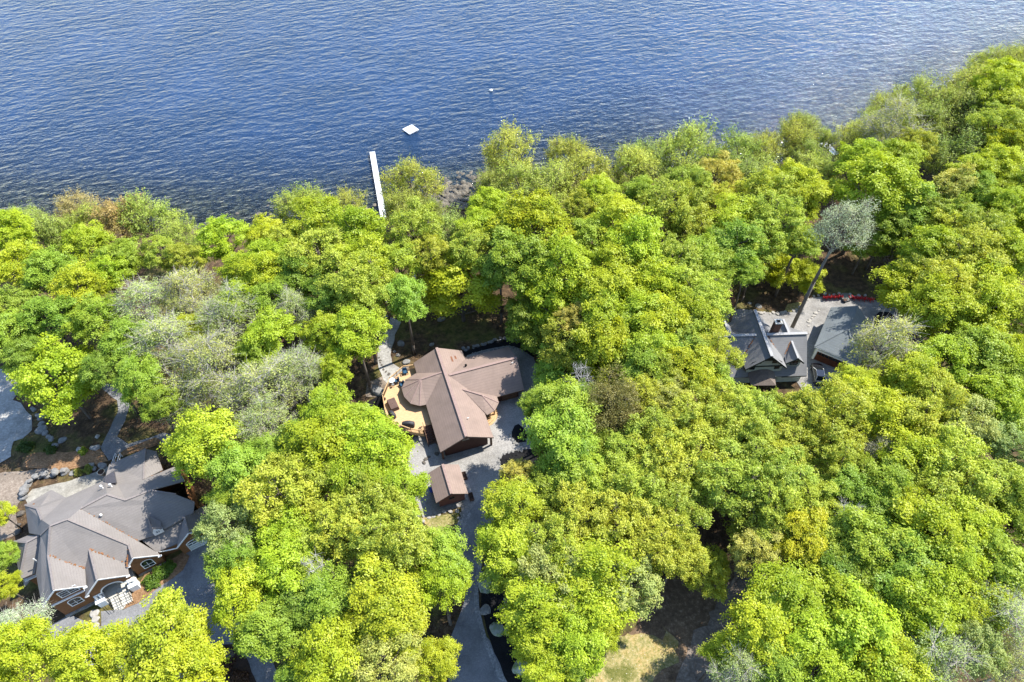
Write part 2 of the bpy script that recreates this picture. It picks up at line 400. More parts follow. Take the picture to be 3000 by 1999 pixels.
def gravel(name, c1, c2, c3, fine=9.0):
    m, n, l, b = nt(name); b.inputs['Roughness'].default_value = 0.95; b.inputs['Specular IOR Level'].default_value = 0.15
    t1 = tex(n, l, fine, 3, 0.8); t2 = tex(n, l, 0.35, 5, 0.65)
    r = ramp(n, [(0.3, c1), (0.55, c2), (0.75, c3)]); l.new(t1, r.inputs[0])
    r2 = ramp(n, [(0.3, (0.66, 0.65, 0.63)), (0.5, (0.95, 0.95, 0.94)), (0.7, (1.16, 1.15, 1.13))]); l.new(t2, r2.inputs[0])
    col = mixc(n, l, 1.0, r.outputs[0], r2.outputs[0], 'MULTIPLY'); l.new(col, b.inputs['Base Color'])
    bump(n, l, b, t1, 0.7, 0.06)
    return m
MAT['gravel'] = gravel('gravel', (0.2, 0.19, 0.18), (0.29, 0.28, 0.265), (0.4, 0.385, 0.36), 5)
MAT['drive'] = gravel('drive', (0.155, 0.155, 0.16), (0.2, 0.2, 0.205), (0.28, 0.28, 0.28), 5)
MAT['stones'] = gravel('stones', (0.12, 0.12, 0.125), (0.27, 0.27, 0.27), (0.48, 0.47, 0.46), 3.5)
MAT['mulch'] = gravel('mulch', (0.008, 0.008, 0.009), (0.014, 0.014, 0.015), (0.03, 0.028, 0.028), 6)
MAT['path'] = gravel('path', (0.24, 0.23, 0.21), (0.34, 0.33, 0.31), (0.46, 0.45, 0.42), 3)
MAT['litter'] = gravel('litter', (0.13, 0.07, 0.035), (0.27, 0.16, 0.085), (0.42, 0.28, 0.17), 4)
MAT['dirt'] = gravel('dirt', (0.14, 0.11, 0.085), (0.22, 0.18, 0.145), (0.34, 0.29, 0.24), 3)
MAT['brown_dirt'] = gravel('brown_dirt', (0.1, 0.068, 0.045), (0.18, 0.122, 0.075), (0.36, 0.27, 0.19), 2.2)
m, n, l, b = nt('dry_grass'); b.inputs['Roughness'].default_value = 0.95; b.inputs['Specular IOR Level'].default_value = 0.1
t1 = tex(n, l, 3.0, 5, 0.75); t2 = tex(n, l, 0.3, 6, 0.7); t3 = tex(n, l, 5.5, 2, 0.6)
ra = ramp(n, [(0.32, (0.13, 0.15, 0.04)), (0.5, (0.3, 0.26, 0.11)), (0.68, (0.44, 0.35, 0.2))]); l.new(t1, ra.inputs[0])
rb2 = ramp(n, [(0.35, (0.42, 0.5, 0.3)), (0.5, (0.95, 0.95, 0.9)), (0.66, (1.1, 0.9, 0.75))]); l.new(t2, rb2.inputs[0])
rc2 = ramp(n, [(0.66, (0, 0, 0)), (0.72, (1, 1, 1))]); l.new(t3, rc2.inputs[0])
col = mixc(n, l, 1.0, ra.outputs[0], rb2.outputs[0], 'MULTIPLY'); col = mixc(n, l, rc2.outputs[0], col, (0.5, 0.46, 0.38))
l.new(col, b.inputs['Base Color']); bump(n, l, b, t1, 0.9, 0.1); MAT['dry_grass'] = m
MAT['paver'] = gravel('paver', (0.2, 0.195, 0.19), (0.26, 0.25, 0.24), (0.33, 0.32, 0.31), 3)
MAT['flagstone'] = gravel('flagstone', (0.2, 0.19, 0.165), (0.3, 0.285, 0.25), (0.38, 0.36, 0.32), 1.6)

def C(x, y, o, k): return (o[0] + x / k, o[1] + y / k)
def c1(L): return [C(x, y, (1050, 950), 2.6133) for x, y in L]
def c2(L): return [C(x, y, (0, 1250), 2.6133) for x, y in L]
def c3(L): return [C(x, y, (2040, 780), 3.3614) for x, y in L]
def c4(L): return [C(x, y, (0, 900), 3.137) for x, y in L]
def c5(L): return [C(x, y, (1200, 1450), 2.856) for x, y in L]
def c7(L): return [C(x, y, (1700, 1500), 3.142) for x, y in L]
def cb(L): return [C(x, y, (0, 1459), 2.904) for x, y in L]
def cd(L): return [C(x, y, (700, 500), 2.904) for x, y in L]
def ov(L): return [(x * 1.275, y * 1.275) for x, y in L]

drape('gravel_apron', c1([(380, 1050), (430, 820), (560, 640), (700, 380), (830, 240), (1000, 185), (1180, 165), (1320, 235), (1420, 420), (1430, 560),
      (1330, 680), (1330, 980), (1200, 1090), (1040, 1220), (960, 1380), (940, 1568), (820, 1568), (790, 1490), (790, 1400), (500, 1500), (430, 1330)]), MAT['gravel'], 0.05)
drape('driveway', c5([(610, 20), (530, 110), (430, 220), (380, 330), (380, 420), (450, 620), (480, 800), (420, 1000), (330, 1250), (330, 1568),
      (330, 1700), (900, 1700), (815, 1568), (760, 1420), (640, 1180), (590, 990), (570, 800), (610, 500), (640, 300), (800, 60), (720, -60)]), MAT['drive'], 0.075)
drape('gravel_verge', c5([(610, 560), (580, 700), (575, 900), (600, 1040), (650, 1200), (740, 1420), (840, 1620), (780, 1620), (690, 1420), (600, 1180), (548, 1000), (535, 820), (555, 650), (590, 540)]), MAT['stones'], 0.095, 0.12)
drape('gravel_strip', c5([(470, 120), (520, 160), (470, 260), (420, 380), (390, 480), (350, 360), (400, 240)]), MAT['stones'], 0.1, 0.12)
drape('dry_lawn', c5([(90, 205), (250, 175), (420, 150), (410, 225), (340, 340), (240, 340), (120, 240)]), MAT['dry_grass'], 0.11)
drape('mulch_bed', c1([(800, 215), (900, 185), (1050, 135), (1180, 118), (1290, 150), (1345, 210), (1345, 260), (1240, 188), (1150, 165), (1000, 192), (880, 222), (815, 240)]), MAT['mulch'], 0.1, 0.1)
drape('mulch_bed', c1([(1175, 830), (1195, 780), (1225, 768), (1265, 800), (1300, 850), (1280, 905), (1215, 912), (1172, 880)]), MAT['mulch'], 0.11, 0.1)
drape('mulch_bed', c1([(1085, 1040), (1110, 1000), (1200, 970), (1340, 955), (1400, 1060), (1250, 1100), (1150, 1100), (1095, 1080)]), MAT['mulch'], 0.11, 0.1)
drape('mulch_bed', c5([(600, 800), (600, 940), (650, 1150), (720, 1350), (815, 1620), (960, 1620), (900, 1300), (840, 1100), (830, 900), (750, 800)]), MAT['mulch'], 0.06, 0.15)
drape('mulch_bed', c1([(60, 600), (150, 555), (190, 540), (205, 680), (260, 760), (150, 720)]), MAT['mulch'], 0.06, 0.15)
drape('stone_path', cd([(1380, 1290), (1330, 1400), (1290, 1568), (1305, 1640), (1400, 1700), (1440, 1760), (1390, 1830), (1320, 1850), (1230, 1780), (1190, 1680), (1180, 1568), (1200, 1440), (1260, 1330), (1290, 1250)]), MAT['path'], 0.06, 0.2)
drape('stone_path', cd([(1330, 960), (1420, 880), (1520, 860), (1500, 930), (1400, 990), (1330, 1090), (1290, 1130), (1240, 1120), (1260, 1060)]), MAT['path'], 0.06, 0.25)
drape('dirt_slope', c1([(200, 390), (330, 330), (400, 310), (350, 420), (200, 520), (170, 560), (60, 560), (60, 450)]), MAT['dirt'], 0.045, 0.3)
# lower right clearing and track
drape('clearing_soil', c7([(820, 500), (1300, 500), (1500, 380), (1800, 420), (1650, 800), (1400, 1200), (1200, 1620), (-100, 1620), (-100, 1350), (250, 1250), (450, 1100), (700, 800)]), MAT['brown_dirt'], 0.04, 0.5)
drape('dry_lawn', c7([(330, 1160), (520, 1130), (700, 1180), (760, 1080), (860, 1120), (900, 1250), (860, 1350), (780, 1480), (720, 1640), (-60, 1640), (-60, 1400), (230, 1290)]), MAT['dry_grass'], 0.07, 1.6)
drape('dirt_track', c7([(1480, 400), (1780, 430), (1620, 680), (1500, 900), (1330, 1200), (1180, 1640), (850, 1640), (1000, 1320), (1160, 1000), (1300, 750), (1420, 560)]), MAT['dirt'], 0.085, 1.3)
# left house
drape('driveway', cb([(1560, 470), (1450, 640), (1250, 830), (1050, 950), (870, 960), (860, 1100), (600, 1010), (380, 1100), (300, 1260), (900, 1500), (1900, 1640), (2420, 1640), (2300, 1350), (1990, 950), (1950, 600), (1800, 400)]), MAT['drive'], 0.06, 0.3)
drape('leaf_litter', cb([(1430, 540), (1560, 470), (1610, 500), (1560, 610), (1350, 770), (1170, 900), (1050, 950), (1090, 850), (1170, 760), (1240, 640)]), MAT['litter'], 0.09, 0.25)
drape('brown_bed', cb([(1900, 1250), (2000, 1240), (2130, 1420), (2200, 1640), (1820, 1640), (1850, 1450)]), MAT['soil'], 0.09, 0.3)
drape('flagstone_terrace', c2([(190, 545), (250, 480), (500, 425), (780, 335), (860, 290), (860, 420), (700, 520), (480, 640), (230, 640)]), MAT['flagstone'], 0.06, 0.15)
drape('stone_path', c4([(940, 700), (1120, 715), (1200, 870), (1150, 1050), (1085, 1190), (1180, 1260), (1500, 1160), (1640, 1180), (1560, 1250), (1350, 1280), (1150, 1340), (1000, 1420), (930, 1290), (1000, 1130), (1085, 960), (1075, 860), (950, 760)]), MAT['drive'], 0.07, 0.2)
drape('gravel_clearing', c4([(-120, 560), (130, 590), (240, 690), (100, 860), (190, 890), (290, 1000), (295, 1130), (200, 1215), (120, 1240), (100, 1370), (-120, 1500)]), MAT['path'], 0.05, 0.3)
drape('leaf_litter', c4([(240, 1360), (420, 1330), (700, 1330), (930, 1300), (1000, 1420), (860, 1450), (620, 1500), (350, 1480), (200, 1470)]), MAT['litter'], 0.055, 0.4)
drape('dirt_slope', c2([(0, 360), (250, 330), (540, 320), (430, 380), (260, 410), (180, 520), (120, 640), (130, 830), (0, 880)]), MAT['dirt'], 0.045, 0.5)
drape('leaf_litter', c4([(1180, 1290), (1430, 1200), (1490, 1230), (1440, 1270), (1150, 1370), (1060, 1380)]), MAT['litter'], 0.1, 0.2)
# right house
drape('paved_yard', c3([(110, 560), (200, 470), (430, 425), (560, 440), (760, 460), (900, 455), (1010, 400), (1080, 350), (1120, 310), (1300, 300), (1600, 290), (1760, 340), (1960, 370), (2010, 480), (1900, 620), (1720, 760), (1560, 1060), (1480, 1180), (1240, 1260), (1040, 1220), (800, 900), (300, 760)]), MAT['paver'], 0.06, 0.2)
drape('stone_path', c3([(90, 190), (170, 150), (240, 260), (290, 340), (230, 360), (160, 300)]), MAT['drive'], 0.07, 0.2)
drape('mulch_bed', c3([(1740, 520), (1800, 450), (1900, 455), (1950, 500), (1880, 620), (1760, 640)]), MAT['mulch'], 0.09, 0.1)
drape('mulch_bed', c3([(1900, 270), (1960, 240), (2010, 300), (1970, 350), (1900, 330)]), MAT['mulch'], 0.09, 0.1)
drape('dry_lawn', c3([(870, 440), (900, 380), (1010, 355), (1060, 370), (1000, 430), (940, 455)]), MAT['dry_grass'], 0.09, 0.15)
# ------------------------------------------------------------------ building helpers
class House:
    """an Empty at the base; children are given in its own frame with absolute heights"""
    def __init__(s, name, x, y, ang, zb, label, cat):
        s.zb = zb; s.ang = radians(ang); s.o = (x, y)
        s.root = empty(name, (x, y, zb), s.ang, label, cat)
    def world(s, x, y):
        return s.o[0] + x * cos(s.ang) - y * sin(s.ang), s.o[1] + x * sin(s.ang) + y * cos(s.ang)
    def loc(s, u, v, z):
        x, y = at(u, v, z); x -= s.o[0]; y -= s.o[1]
        return x * cos(s.ang) + y * sin(s.ang), -x * sin(s.ang) + y * cos(s.ang)
    def part(s, mb, name, mat, parent=None, **k):
        mb.v = [(x, y, z - s.zb) for x, y, z in mb.v]
        return mb.build(name, MAT[mat] if isinstance(mat, str) else mat, parent or s.root, **k)
    def wall(s, mb, p, q, z0, tops, th=0.22):
        """wall from p to q (plan); tops = [(t, z)...] profile along it, t in 0..1"""
        p = Vector(p); q = Vector(q); d = (q - p); nrm = Vector((d.y, -d.x)).normalized()
        prof = [(0, z0), (1, z0)] + tops[::-1]
        fr = [(*(p + d * t), z) for t, z in prof]; bk = [(*(p + d * t - nrm * th), z) for t, z in prof]
        n = len(prof)
        mb.add(fr + bk, [tuple(range(n)), tuple(range(2 * n - 1, n - 1, -1))] + [(i + n, (i + 1) % n + n, (i + 1) % n, i) for i in range(n)])
    def window(s, p, d, t, z, w, h, frame='white_paint', arch=0.0, bars=1, name='window', off=0.05, rows=1):
        """frame + glass on a wall through p with unit direction d, centred at t along it, sill height z"""
        p = Vector(p); d = Vector(d).normalized(); nr = Vector((d.y, -d.x))
        def pt(a, b, o): q = p + d * (t + a) + nr * o; return (q.x, q.y, z + b)
        fw = 0.11; mb = MB(); hw = w / 2
        outer = [(-hw, 0), (hw, 0), (hw, h)]; inner = [(-hw + fw, fw), (hw - fw, fw), (hw - fw, h - (0 if arch else fw))]
        if arch:
            for k in range(1, 8):
                t_ = pi * k / 8; outer.append((hw * cos(t_), h + arch * sin(t_))); inner.append(((hw - fw) * cos(t_), h + (arch - fw) * sin(t_)))
        outer.append((-hw, h)); inner.append((-hw + fw, h - (0 if arch else fw)))
        n = len(outer)
        vs = [pt(a, b, off) for a, b in outer] + [pt(a, b, off) for a, b in inner] + [pt(a, b, -0.02) for a, b in outer] + [pt(a, b, off - .03) for a, b in inner]
        fs = []
        for i in range(n):
            j = (i + 1) % n
            fs += [(i, j, n + j, n + i), (i, 2 * n + i, 2 * n + j, j), (n + i, n + j, 3 * n + j, 3 * n + i)]
        mb.add(vs, fs)
        for k in range(1, bars + 1):
            a = -hw + w * k / (bars + 1)
            q0 = p + d * (t + a) + nr * (off - 0.02); mb.bar((q0.x, q0.y, z + fw), (q0.x, q0.y, z + h), 0.05, 0.05)
        for k in range(1, rows + 1):
            q0 = p + d * (t - hw + fw) + nr * (off - 0.022); q1 = p + d * (t + hw - fw) + nr * (off - 0.022); zz = z + h * k / (rows + 1)
            mb.bar((q0.x, q0.y, zz), (q1.x, q1.y, zz), 0.04, 0.04)
        f = s.part(mb, name, frame)
        g_ = MB(); g_.add([pt(a, b, 0.012) for a, b in inner], [tuple(range(n))]); s.part(g_, 'pane', 'glass', f)
        return f
class Many:
    """keeps shapes apart: each bar becomes a part of its own"""
    def __init__(s): s.l = []
    def bar(s, *a): m = MB(); m.bar(*a); s.l.append(m)
    def obox(s, *a): m = MB(); m.obox(*a); s.l.append(m)
    def box(s, *a): m = MB(); m.box(*a); s.l.append(m)
    def build(s, house, name, mat, parent=None):
        for m in s.l: house.part(m, name, mat, parent)
def ridge(mb, p, q, w=0.34, h=0.07):
    mb.bar((p[0], p[1], p[2] + 0.05), (q[0], q[1], q[2] + 0.05), w, h)

# ================================================================== brown house in the middle
h2 = House('brown_house', -6.68, 53.5, 18.2, 4.55, 'brown-roofed log house with a round porch roof and a wooden deck', 'house')
R = MB()
th = 0.2
R.slab([(-4.1, 0, 7.2), (0, 0, 9.5), (0, 17.7, 9.5), (-4.1, 17.7, 7.2)], th)
R.slab([(0, 0, 9.5), (4.12, 0, 7.2), (4.12, 17.7, 7.2), (0, 17.7, 9.5)], th)
R.slab([(0.4, 11.9, 9.25), (11.75, 11.9, 9.25), (11.42, 7.1, 6.95), (3.3, 7.1, 6.95)], th)
R.slab([(0.4, 11.9, 9.25), (11.75, 11.9, 9.25), (11.75, 16.3, 6.95), (3.3, 16.3, 6.95)], th)
T = [(-4.28, 15.47), (-6.10, 14.74), (-7.05, 13.29), (-7.01, 11.54), (-6.33, 9.93), (-5.07, 9.07), (-4.05, 9.0)]
ap = (-3.79, 12.85, 8.72); J = (-0.45, 12.75, 9.28)
for i in range(6): R.slab([(*T[i], 7.18), (*T[i + 1], 7.18), ap], 0.12)
R.slab([(*T[0], 7.2), ap, J], 0.12); R.slab([(*T[6], 7.2), ap, J], 0.12)
P_ = [(6.86, 7.11), (6.78, 5.83), (5.76, 4.61), (4.37, 4.18)]; pa = (4.52, 7.3, 8.2); pj = (1.9, 9.1, 8.48)
for i in range(3): R.slab([(*P_[i], 7.17), (*P_[i + 1], 7.17), pa], 0.12)
R.slab([pj, pa, (*P_[0], 7.19)], 0.1); R.slab([pj, pa, (*P_[3], 7.19)], 0.1)
roof2 = h2.part(R, 'roof', 'roof_brown')
K = Many()
ridge(K, (0, 0, 9.5), (0, 17.7, 9.5), 0.42); ridge(K, (0.5, 11.9, 9.25), (11.75, 11.9, 9.25), 0.4); ridge(K, ap, J, 0.24)
for i in range(1, 6): ridge(K, ap, (*T[i], 7.18), 0.16, .05)
ridge(K, pj, pa, 0.22); ridge(K, pa, (*P_[1], 7.17), .16, .05); ridge(K, pa, (*P_[2], 7.17), .16, .05)
K.build(h2, 'ridge_cap', 'cap_brown', roof2)
F_ = Many()
for p, q in (((-4.1, 0.03, 7.03), (0, 0.03, 9.33)), ((4.12, 0.03, 7.03), (0, 0.03, 9.33)), ((-4.08, 0, 7.02), (-4.08, 9, 7.02)), ((4.1, 0, 7.02), (4.1, 4.1, 7.02)), ((7.0, 7.12, 6.78), (11.42, 7.12, 6.78)), ((11.4, 7.1, 6.8), (11.72, 11.9, 9.08))):
    F_.bar(p, q, 0.05, 0.2)
F_.build(h2, 'fascia', 'dark_wood')
W = MB()
h2.wall(W, (-3.3, 0.65), (3.35, 0.65), 3.6, [(0, 7.35), (.5, 9.2), (1, 7.35)])
h2.wall(W, (3.35, 0.87), (3.35, 7.8), 3.6, [(0, 7.3), (1, 7.3)])
h2.wall(W, (3.35, 7.8), (10.7, 7.8), 3.6, [(0, 6.95), (1, 6.95)])
h2.wall(W, (10.7, 8.02), (10.7, 15.6), 3.6, [(0, 6.95), (.5, 8.95), (1, 6.95)])
h2.wall(W, (10.7, 15.6), (3.3, 15.6), 3.6, [(0, 6.95), (1, 6.95)])
h2.wall(W, (3.3, 15.38), (3.3, 17.0), 3.6, [(0, 7.3), (1, 7.3)])
h2.wall(W, (3.3, 17.0), (-3.3, 17.0), 3.6, [(0, 7.3), (.5, 9.1), (1, 7.3)])
h2.wall(W, (-3.3, 16.78), (-3.3, 0.87), 3.6, [(0, 7.3), (1, 7.3)])
Tc = (-4.0, 12.3); tw = [(Tc[0] + (x - Tc[0]) * .78, Tc[1] + (y - Tc[1]) * .78) for x, y in T]
W.prism(tw, 3.6, 7.25)
h2.part(W, 'wall', 'log_wall')
for i in range(6):
    a, b_ = Vector(tw[i + 1]), Vector(tw[i]); L = (b_ - a).length
    # outward normal of wall direction a->b
    h2.window(a if True else b_, (b_ - a), L / 2, 6.15 - .0, L * .7, 0.85, frame='dark_wood', bars=0, rows=0) if False else h2.window(b_, (a - b_), L / 2, 6.25, L * .7, 0.8, frame='dark_wood', bars=0, rows=0)
for k, x in enumerate((4.9, 7.9)):
    D = MB(); D.box(x, x + 2.5, 7.72, 7.79, 4.3, 6.5)
    dr = h2.part(D, 'garage_door', 'dark_wood'); D = MB()
    for r_ in range(1, 4): D.box(x + .05, x + 2.45, 7.70, 7.72, 4.3 + r_ * .55 - .02, 4.3 + r_ * .55 + .02)
    h2.part(D, 'panel_seam', 'black_metal', dr)
h2.window((-3.3, .65), (1, 0), 3.3, 7.3, 1.3, 0.8, frame='dark_wood', bars=1, rows=0)
for x in (-3.75, 3.8):
    D = MB(); D.box(x - .14, x + .14, 0.2, 0.48, 4.0, 7.2); h2.part(D, 'post', 'dark_wood')
for x, y in ((6.1, 6.4), (5.9, 5.5), (5.0, 4.9)):
    D = MB(); D.box(x - .1, x + .1, y - .1, y + .1, 4.4, 7.25); h2.part(D, 'post', 'rail_wood')
# entry porch: steps wrapped in pale wood
D = MB()
for k in range(4):
    r_ = 2.6 - k * .35
    D.prism([(4.0 + r_ * cos(radians(a)), 6.3 + r_ * sin(radians(a))) for a in range(-95, 40, 15)] + [(3.4, 7.7)], 4.3, 4.65 + .17 * k)
h2.part(D, 'entry_step', 'rail_wood')
D = MB(); x, y = 3.62, 13.28
D.cyl(x, y, 7.3, 8.75, .11); D.cyl(x, y, 8.75, 8.95, .2, .2); D.cyl(x, y, 8.95, 9.1, .2, .04)
h2.part(D, 'flue_pipe', 'black_metal', smooth=True)
for x, y, z in ((1.15, 3.26, 8.9), (10.76, 11.19, 8.95)):
    D = MB(); D.cyl(x, y, z - .3, z + .3, .06); D.bar((x - .16, y, z + .3), (x + .16, y, z + .3), .05, .05); h2.part(D, 'vent_pipe', 'white_paint')
for x, y, L, w_ in ((1.75, 14.95, 1.1, .14), (2.45, 15.6, .7, .14)):     # paler replaced shingles near the back
    zz = 9.5 - x * .561
    D = MB(); D.slab([(x, y, 9.525 - x * .561), (x + w_ * 2, y, 9.525 - (x + w_ * 2) * .561), (x + w_ * 2, y + L, 9.525 - (x + w_ * 2) * .561), (x, y + L, 9.525 - x * .561)], .02)
    h2.part(D, 'shingle_patch', 'rust')
# deck
ZD = 6.02
dk = [h2.loc(u, v, 7.0) for u, v in c1([(430, 310), (340, 322), (290, 368), (240, 410), (185, 540), (205, 660), (222, 705), (300, 765), (400, 800), (497, 815), (490, 757), (548, 740)])]
dkp = [(-3.1, 16.9)] + dk + [(-3.1, 6.2)]
D = MB(); D.prism(dkp, ZD - .25, ZD); deck = h2.part(D, 'deck_floor', 'deck')
D = MB()
for p, q in zip(dkp[1:10], dkp[2:11]):
    D.bar((p[0], p[1], ZD - .45), (q[0], q[1], ZD - .45), .06, .42)
h2.part(D, 'skirt_board', 'rail_wood', deck)
rail_mb = MB()
for i in range(0, 10):
    p, q = Vector(dk[i]), Vector(dk[i + 1])
    for z, hh, ww in ((ZD + .98, .06, .13), (ZD + .82, .05, .05), (ZD + .1, .05, .05)): rail_mb.bar((*p, z), (*q, z), ww, hh)
    L = (q - p).length; k = max(1, int(L / .16))
    for j in range(k + 1):
        c = p + (q - p) * (j / k); w_ = .1 if j in (0, k) else .035
        rail_mb.box(c.x - w_ / 2, c.x + w_ / 2, c.y - w_ / 2, c.y + w_ / 2, ZD, ZD + (1.08 if j in (0, k) else .95))
h2.part(rail_mb, 'railing', 'rail_wood', deck)
for x, y in dk[1:10]:
    D = MB(); D.box(x + .2, x + .4, y - .1, y + .1, 3.5, ZD - .25); h2.part(D, 'post', 'dark_wood')
# stairs
D = MB()
for k in range(9):
    yy = 6.1 - k * .34; zz = ZD - .17 * k - .08
    D.box(-5.3, -4.15, yy - .34, yy + .0, zz - .05, zz)
st = h2.part(D, 'deck_stairs', 'dark_wood')
D = MB()
for x in (-5.36, -4.08):
    D.bar((x, 6.2, ZD - .25), (x, 3.0, 4.55), .07, .3); D.bar((x, 6.2, ZD + .85), (x, 3.1, 5.45), .08, .07)
    for k in range(5): yy = 6.1 - k * .74; D.box(x - .04, x + .04, yy - .04, yy + .04, 4.4, ZD + .85 - (6.2 - yy) * .51)
h2.part(D, 'stair_rail', 'dark_wood', st)

# ================================================================== shed
sh = House('garden_shed', -8.41, 44.69, 18.2, 4.7, 'small brown-roofed log shed standing by the driveway', 'shed')
R = MB(); R.slab([(-2.3, 0, 7.4), (0, 0, 8.75), (0, 4.9, 8.75), (-2.3, 4.9, 7.4)], .14); R.slab([(0, 0, 8.75), (2.35, 0, 7.4), (2.35, 4.9, 7.4), (0, 4.9, 8.75)], .14)
r_ = sh.part(R, 'roof', 'roof_brown'); K = Many(); ridge(K, (0, 0, 8.75), (0, 4.9, 8.75), .34); K.build(sh, 'ridge_cap', 'cap_brown', r_)
W = MB(); sh.wall(W, (-1.8, .55), (1.9, .55), 4.2, [(0, 7.5), (.5, 8.6), (1, 7.5)]); sh.wall(W, (1.9, .77), (1.9, 4.4), 4.2, [(0, 7.45), (1, 7.45)])
sh.wall(W, (1.9, 4.4), (-1.8, 4.4), 4.2, [(0, 7.45), (.5, 8.5), (1, 7.45)]); sh.wall(W, (-1.8, 4.18), (-1.8, .77), 4.2, [(0, 7.45), (1, 7.45)])
sh.part(W, 'wall', simple('shed_wall', (0.16, 0.062, 0.042), (0.09, 0.036, 0.026), 3, 0.7, 0.3, stretch=(1, 1, 8)))
sh.window((-1.8, .55), (1, 0), 1.85, 6.2, 1.0, .7, frame='dark_wood', bars=1, rows=0)
D = MB(); D.box(-2.0, 2.1, .32, .52, 4.5, 4.85); sh.part(D, 'foundation', 'stone')
D = MB(); D.box(1.9, 1.96, 1.4, 3.5, 4.75, 6.9); sh.part(D, 'door', 'dark_wood')
D = MB(); D.add([(2.15, 1.35, 4.72), (3.15, 1.35, 4.68), (3.15, 3.5, 4.68), (2.15, 3.5, 4.72), (2.15, 1.35, 4.95), (3.15, 1.35, 4.84), (3.15, 3.5, 4.84), (2.15, 3.5, 4.95)],
      [(0, 3, 2, 1), (4, 5, 6, 7), (0, 1, 5, 4), (1, 2, 6, 5), (2, 3, 7, 6), (3, 0, 4, 7)]); sh.part(D, 'door_ramp', 'stone_pale')
for y0, lab in ((3.65, 'dark wooden planter box beside the shed ramp, the one nearer the house'), (0.05, 'dark wooden planter box beside the shed ramp, the one farther from the house')):
    wx_, wy_ = sh.world(2.85, y0 + .55); P = empty('planter_box', (wx_, wy_, 4.72), sh.ang, lab, 'planter', 'planter boxes beside the shed ramp')
    D = MB()
    for a in ((-.32, -.26, -.6, .6), (.26, .32, -.6, .6), (-.26, .26, -.6, -.54), (-.26, .26, .54, .6)): D.box(a[0], a[1], a[2], a[3], 0, .5)
    D.build('box', MAT['dark_wood'], P); D = MB(); D.box(-.26, .26, -.54, .54, .02, .4); D.build('soil', MAT['soil'], P)
wx_, wy_ = sh.world(-2.3, 3.4); P = empty('storage_bin', (wx_, wy_, 4.75), sh.ang, 'bright blue plastic bin in the shade beside the small shed', 'bin')
D = MB(); D.tube([(0, 0, 0), (0, 0, .85)], [.36, .45], 4); D.build('body', MAT['blue_plastic'], P, bevel=.03); D = MB(); D.obox((0, 0, .9), .7, .7, .08, radians(45)); D.build('lid', MAT['blue_plastic'], P)

# ================================================================== grey house on the left
O1 = (-55.99, 29.41)
h1 = House('grey_roof_house', O1[0], O1[1], 30.5, 4.8, 'large cedar-sided house with a many-gabled taupe roof and arched porch', 'house')
V1 = dict(a=(2.10, 8.30, 13.80), b=(4.13, 8.15, 13.76), c=(9.02, 3.31, 9.85), d=(9.12, 1.2, 9.86), e=(11.78, 1.2, 7.55), f=(9.90, 3.87, 8.94), g=(5.42, 9.58, 12.86), h=(8.79, 9.96, 12.88), i=(10.55, 8.40, 12.18), m=(7.98, 1.00, 8.75),
 o=(4.88, 4.52, 10.88), n=(7.91, 1.61, 8.52), s=(7.88, -.05, 8.48), r=(5.05, -.1, 10.85), t=(2.67, -.35, 8.78), p=(3.56, 2.96, 9.71), q=(.67, 5.56, 12.0), u=(.72, .4, 12.12), w=(3.35, .4, 9.85), x=(-1.61, .3, 10.08), y=(-1.77, 5.11, 10.05),
 P1=(-2.21, 16.75, 9.34), P2=(.86, 18.17, 8.4), P3=(2.92, 14.74, 9.74), P4=(.76, 10.73, 12.5), P5=(-.04, 13.75, 11.28), y2=(-2.03, 11.76, 9.71), y3=(.13, 9.01, 11.87),
 s1=(-4.32, 12.26, 8.72), s2=(-1.96, 9.63, 10.84), s3=(-.07, 9.75, 10.96), s4=(-2.54, 6.42, 8.39), s5=(-4.3, 6.43, 8.5), s6=(-2.45, 12.0, 9.04),
 B2=(7.67, 15.63, 8.84), B3=(9.37, 13.39, 9.69), W1=(8.38, 18.8, 7.8), W2=(13.56, 18.31, 8.48), W3=(14.95, 13.68, 8.2), W4=(12.68, 12.17, 9.84), W5=(14.77, 17.4, 8.03),
 X1=(16.78, 12.63, 9.1), X2=(17.79, 8.13, 11.09), X3=(16.2, 6.78, 10.91), X4=(13.6, 8.37, 11.95), Y1=(17.94, 5.15, 9.84), Y2=(17.26, 4.05, 9.17), Y4=(11.67, 3.63, 8.9),
 Z1=(10.1, 4.25, 8.6), Z2=(17.3, 4.4, 8.6), Z3=(18.6, 1.6, 7.3), Z4=(11.3, 1.98, 7.4), G1=(16.14, 3.81, 9.59), G2=(16.07, 1.2, 9.61), G3=(13.77, 1.2, 7.48), G4=(18.69, 5.64, 7.28), G5=(18.53, 1.2, 7.35))
faces1 = ['abcnopq', 'bgfedc', 'cdm', 'onsr', 'ortp', 'quwp', ['q', 'u', 'x', 'y', 'y3', 'a'], ['a', 'y3', 'y2', 'P1', 'P5', 'P4'], ['P1', 'P2', 'P3', 'P4', 'P5'], ['a', 'P4', 'P3', 'B2', 'h', 'g', 'b'], ['B2', 'B3', 'i', 'h'],
 ['s2', 's3', 's4', 's5'], ['s1', 's2', 's5'], ['s1', 's6', 's3', 's2'], ['B2', 'W1', 'W2', 'W4', 'i', 'B3'], ['W2', 'W5', 'W3', 'W4'], ['W4', 'X1', 'X2', 'X4', 'i'], ['g', 'h', 'i', 'X4', 'X3', 'Y1', 'Y2', 'Y4', 'f'],
 ['Z1', 'Z2', 'Z3', 'Z4'], ['G1', 'G2', 'G3'], ['G1', 'G2', 'G5', 'G4']]
R = MB()
for f in faces1: R.slab([V1[k] for k in f], .16)
roof1 = h1.part(R, 'roof', 'roof_taupe')
K = Many()
for e in ('ab', 'bc', 'cd', 'or', 'qu', 'gh', 'qa'): ridge(K, V1[e[0]], V1[e[1]], .26, .05)
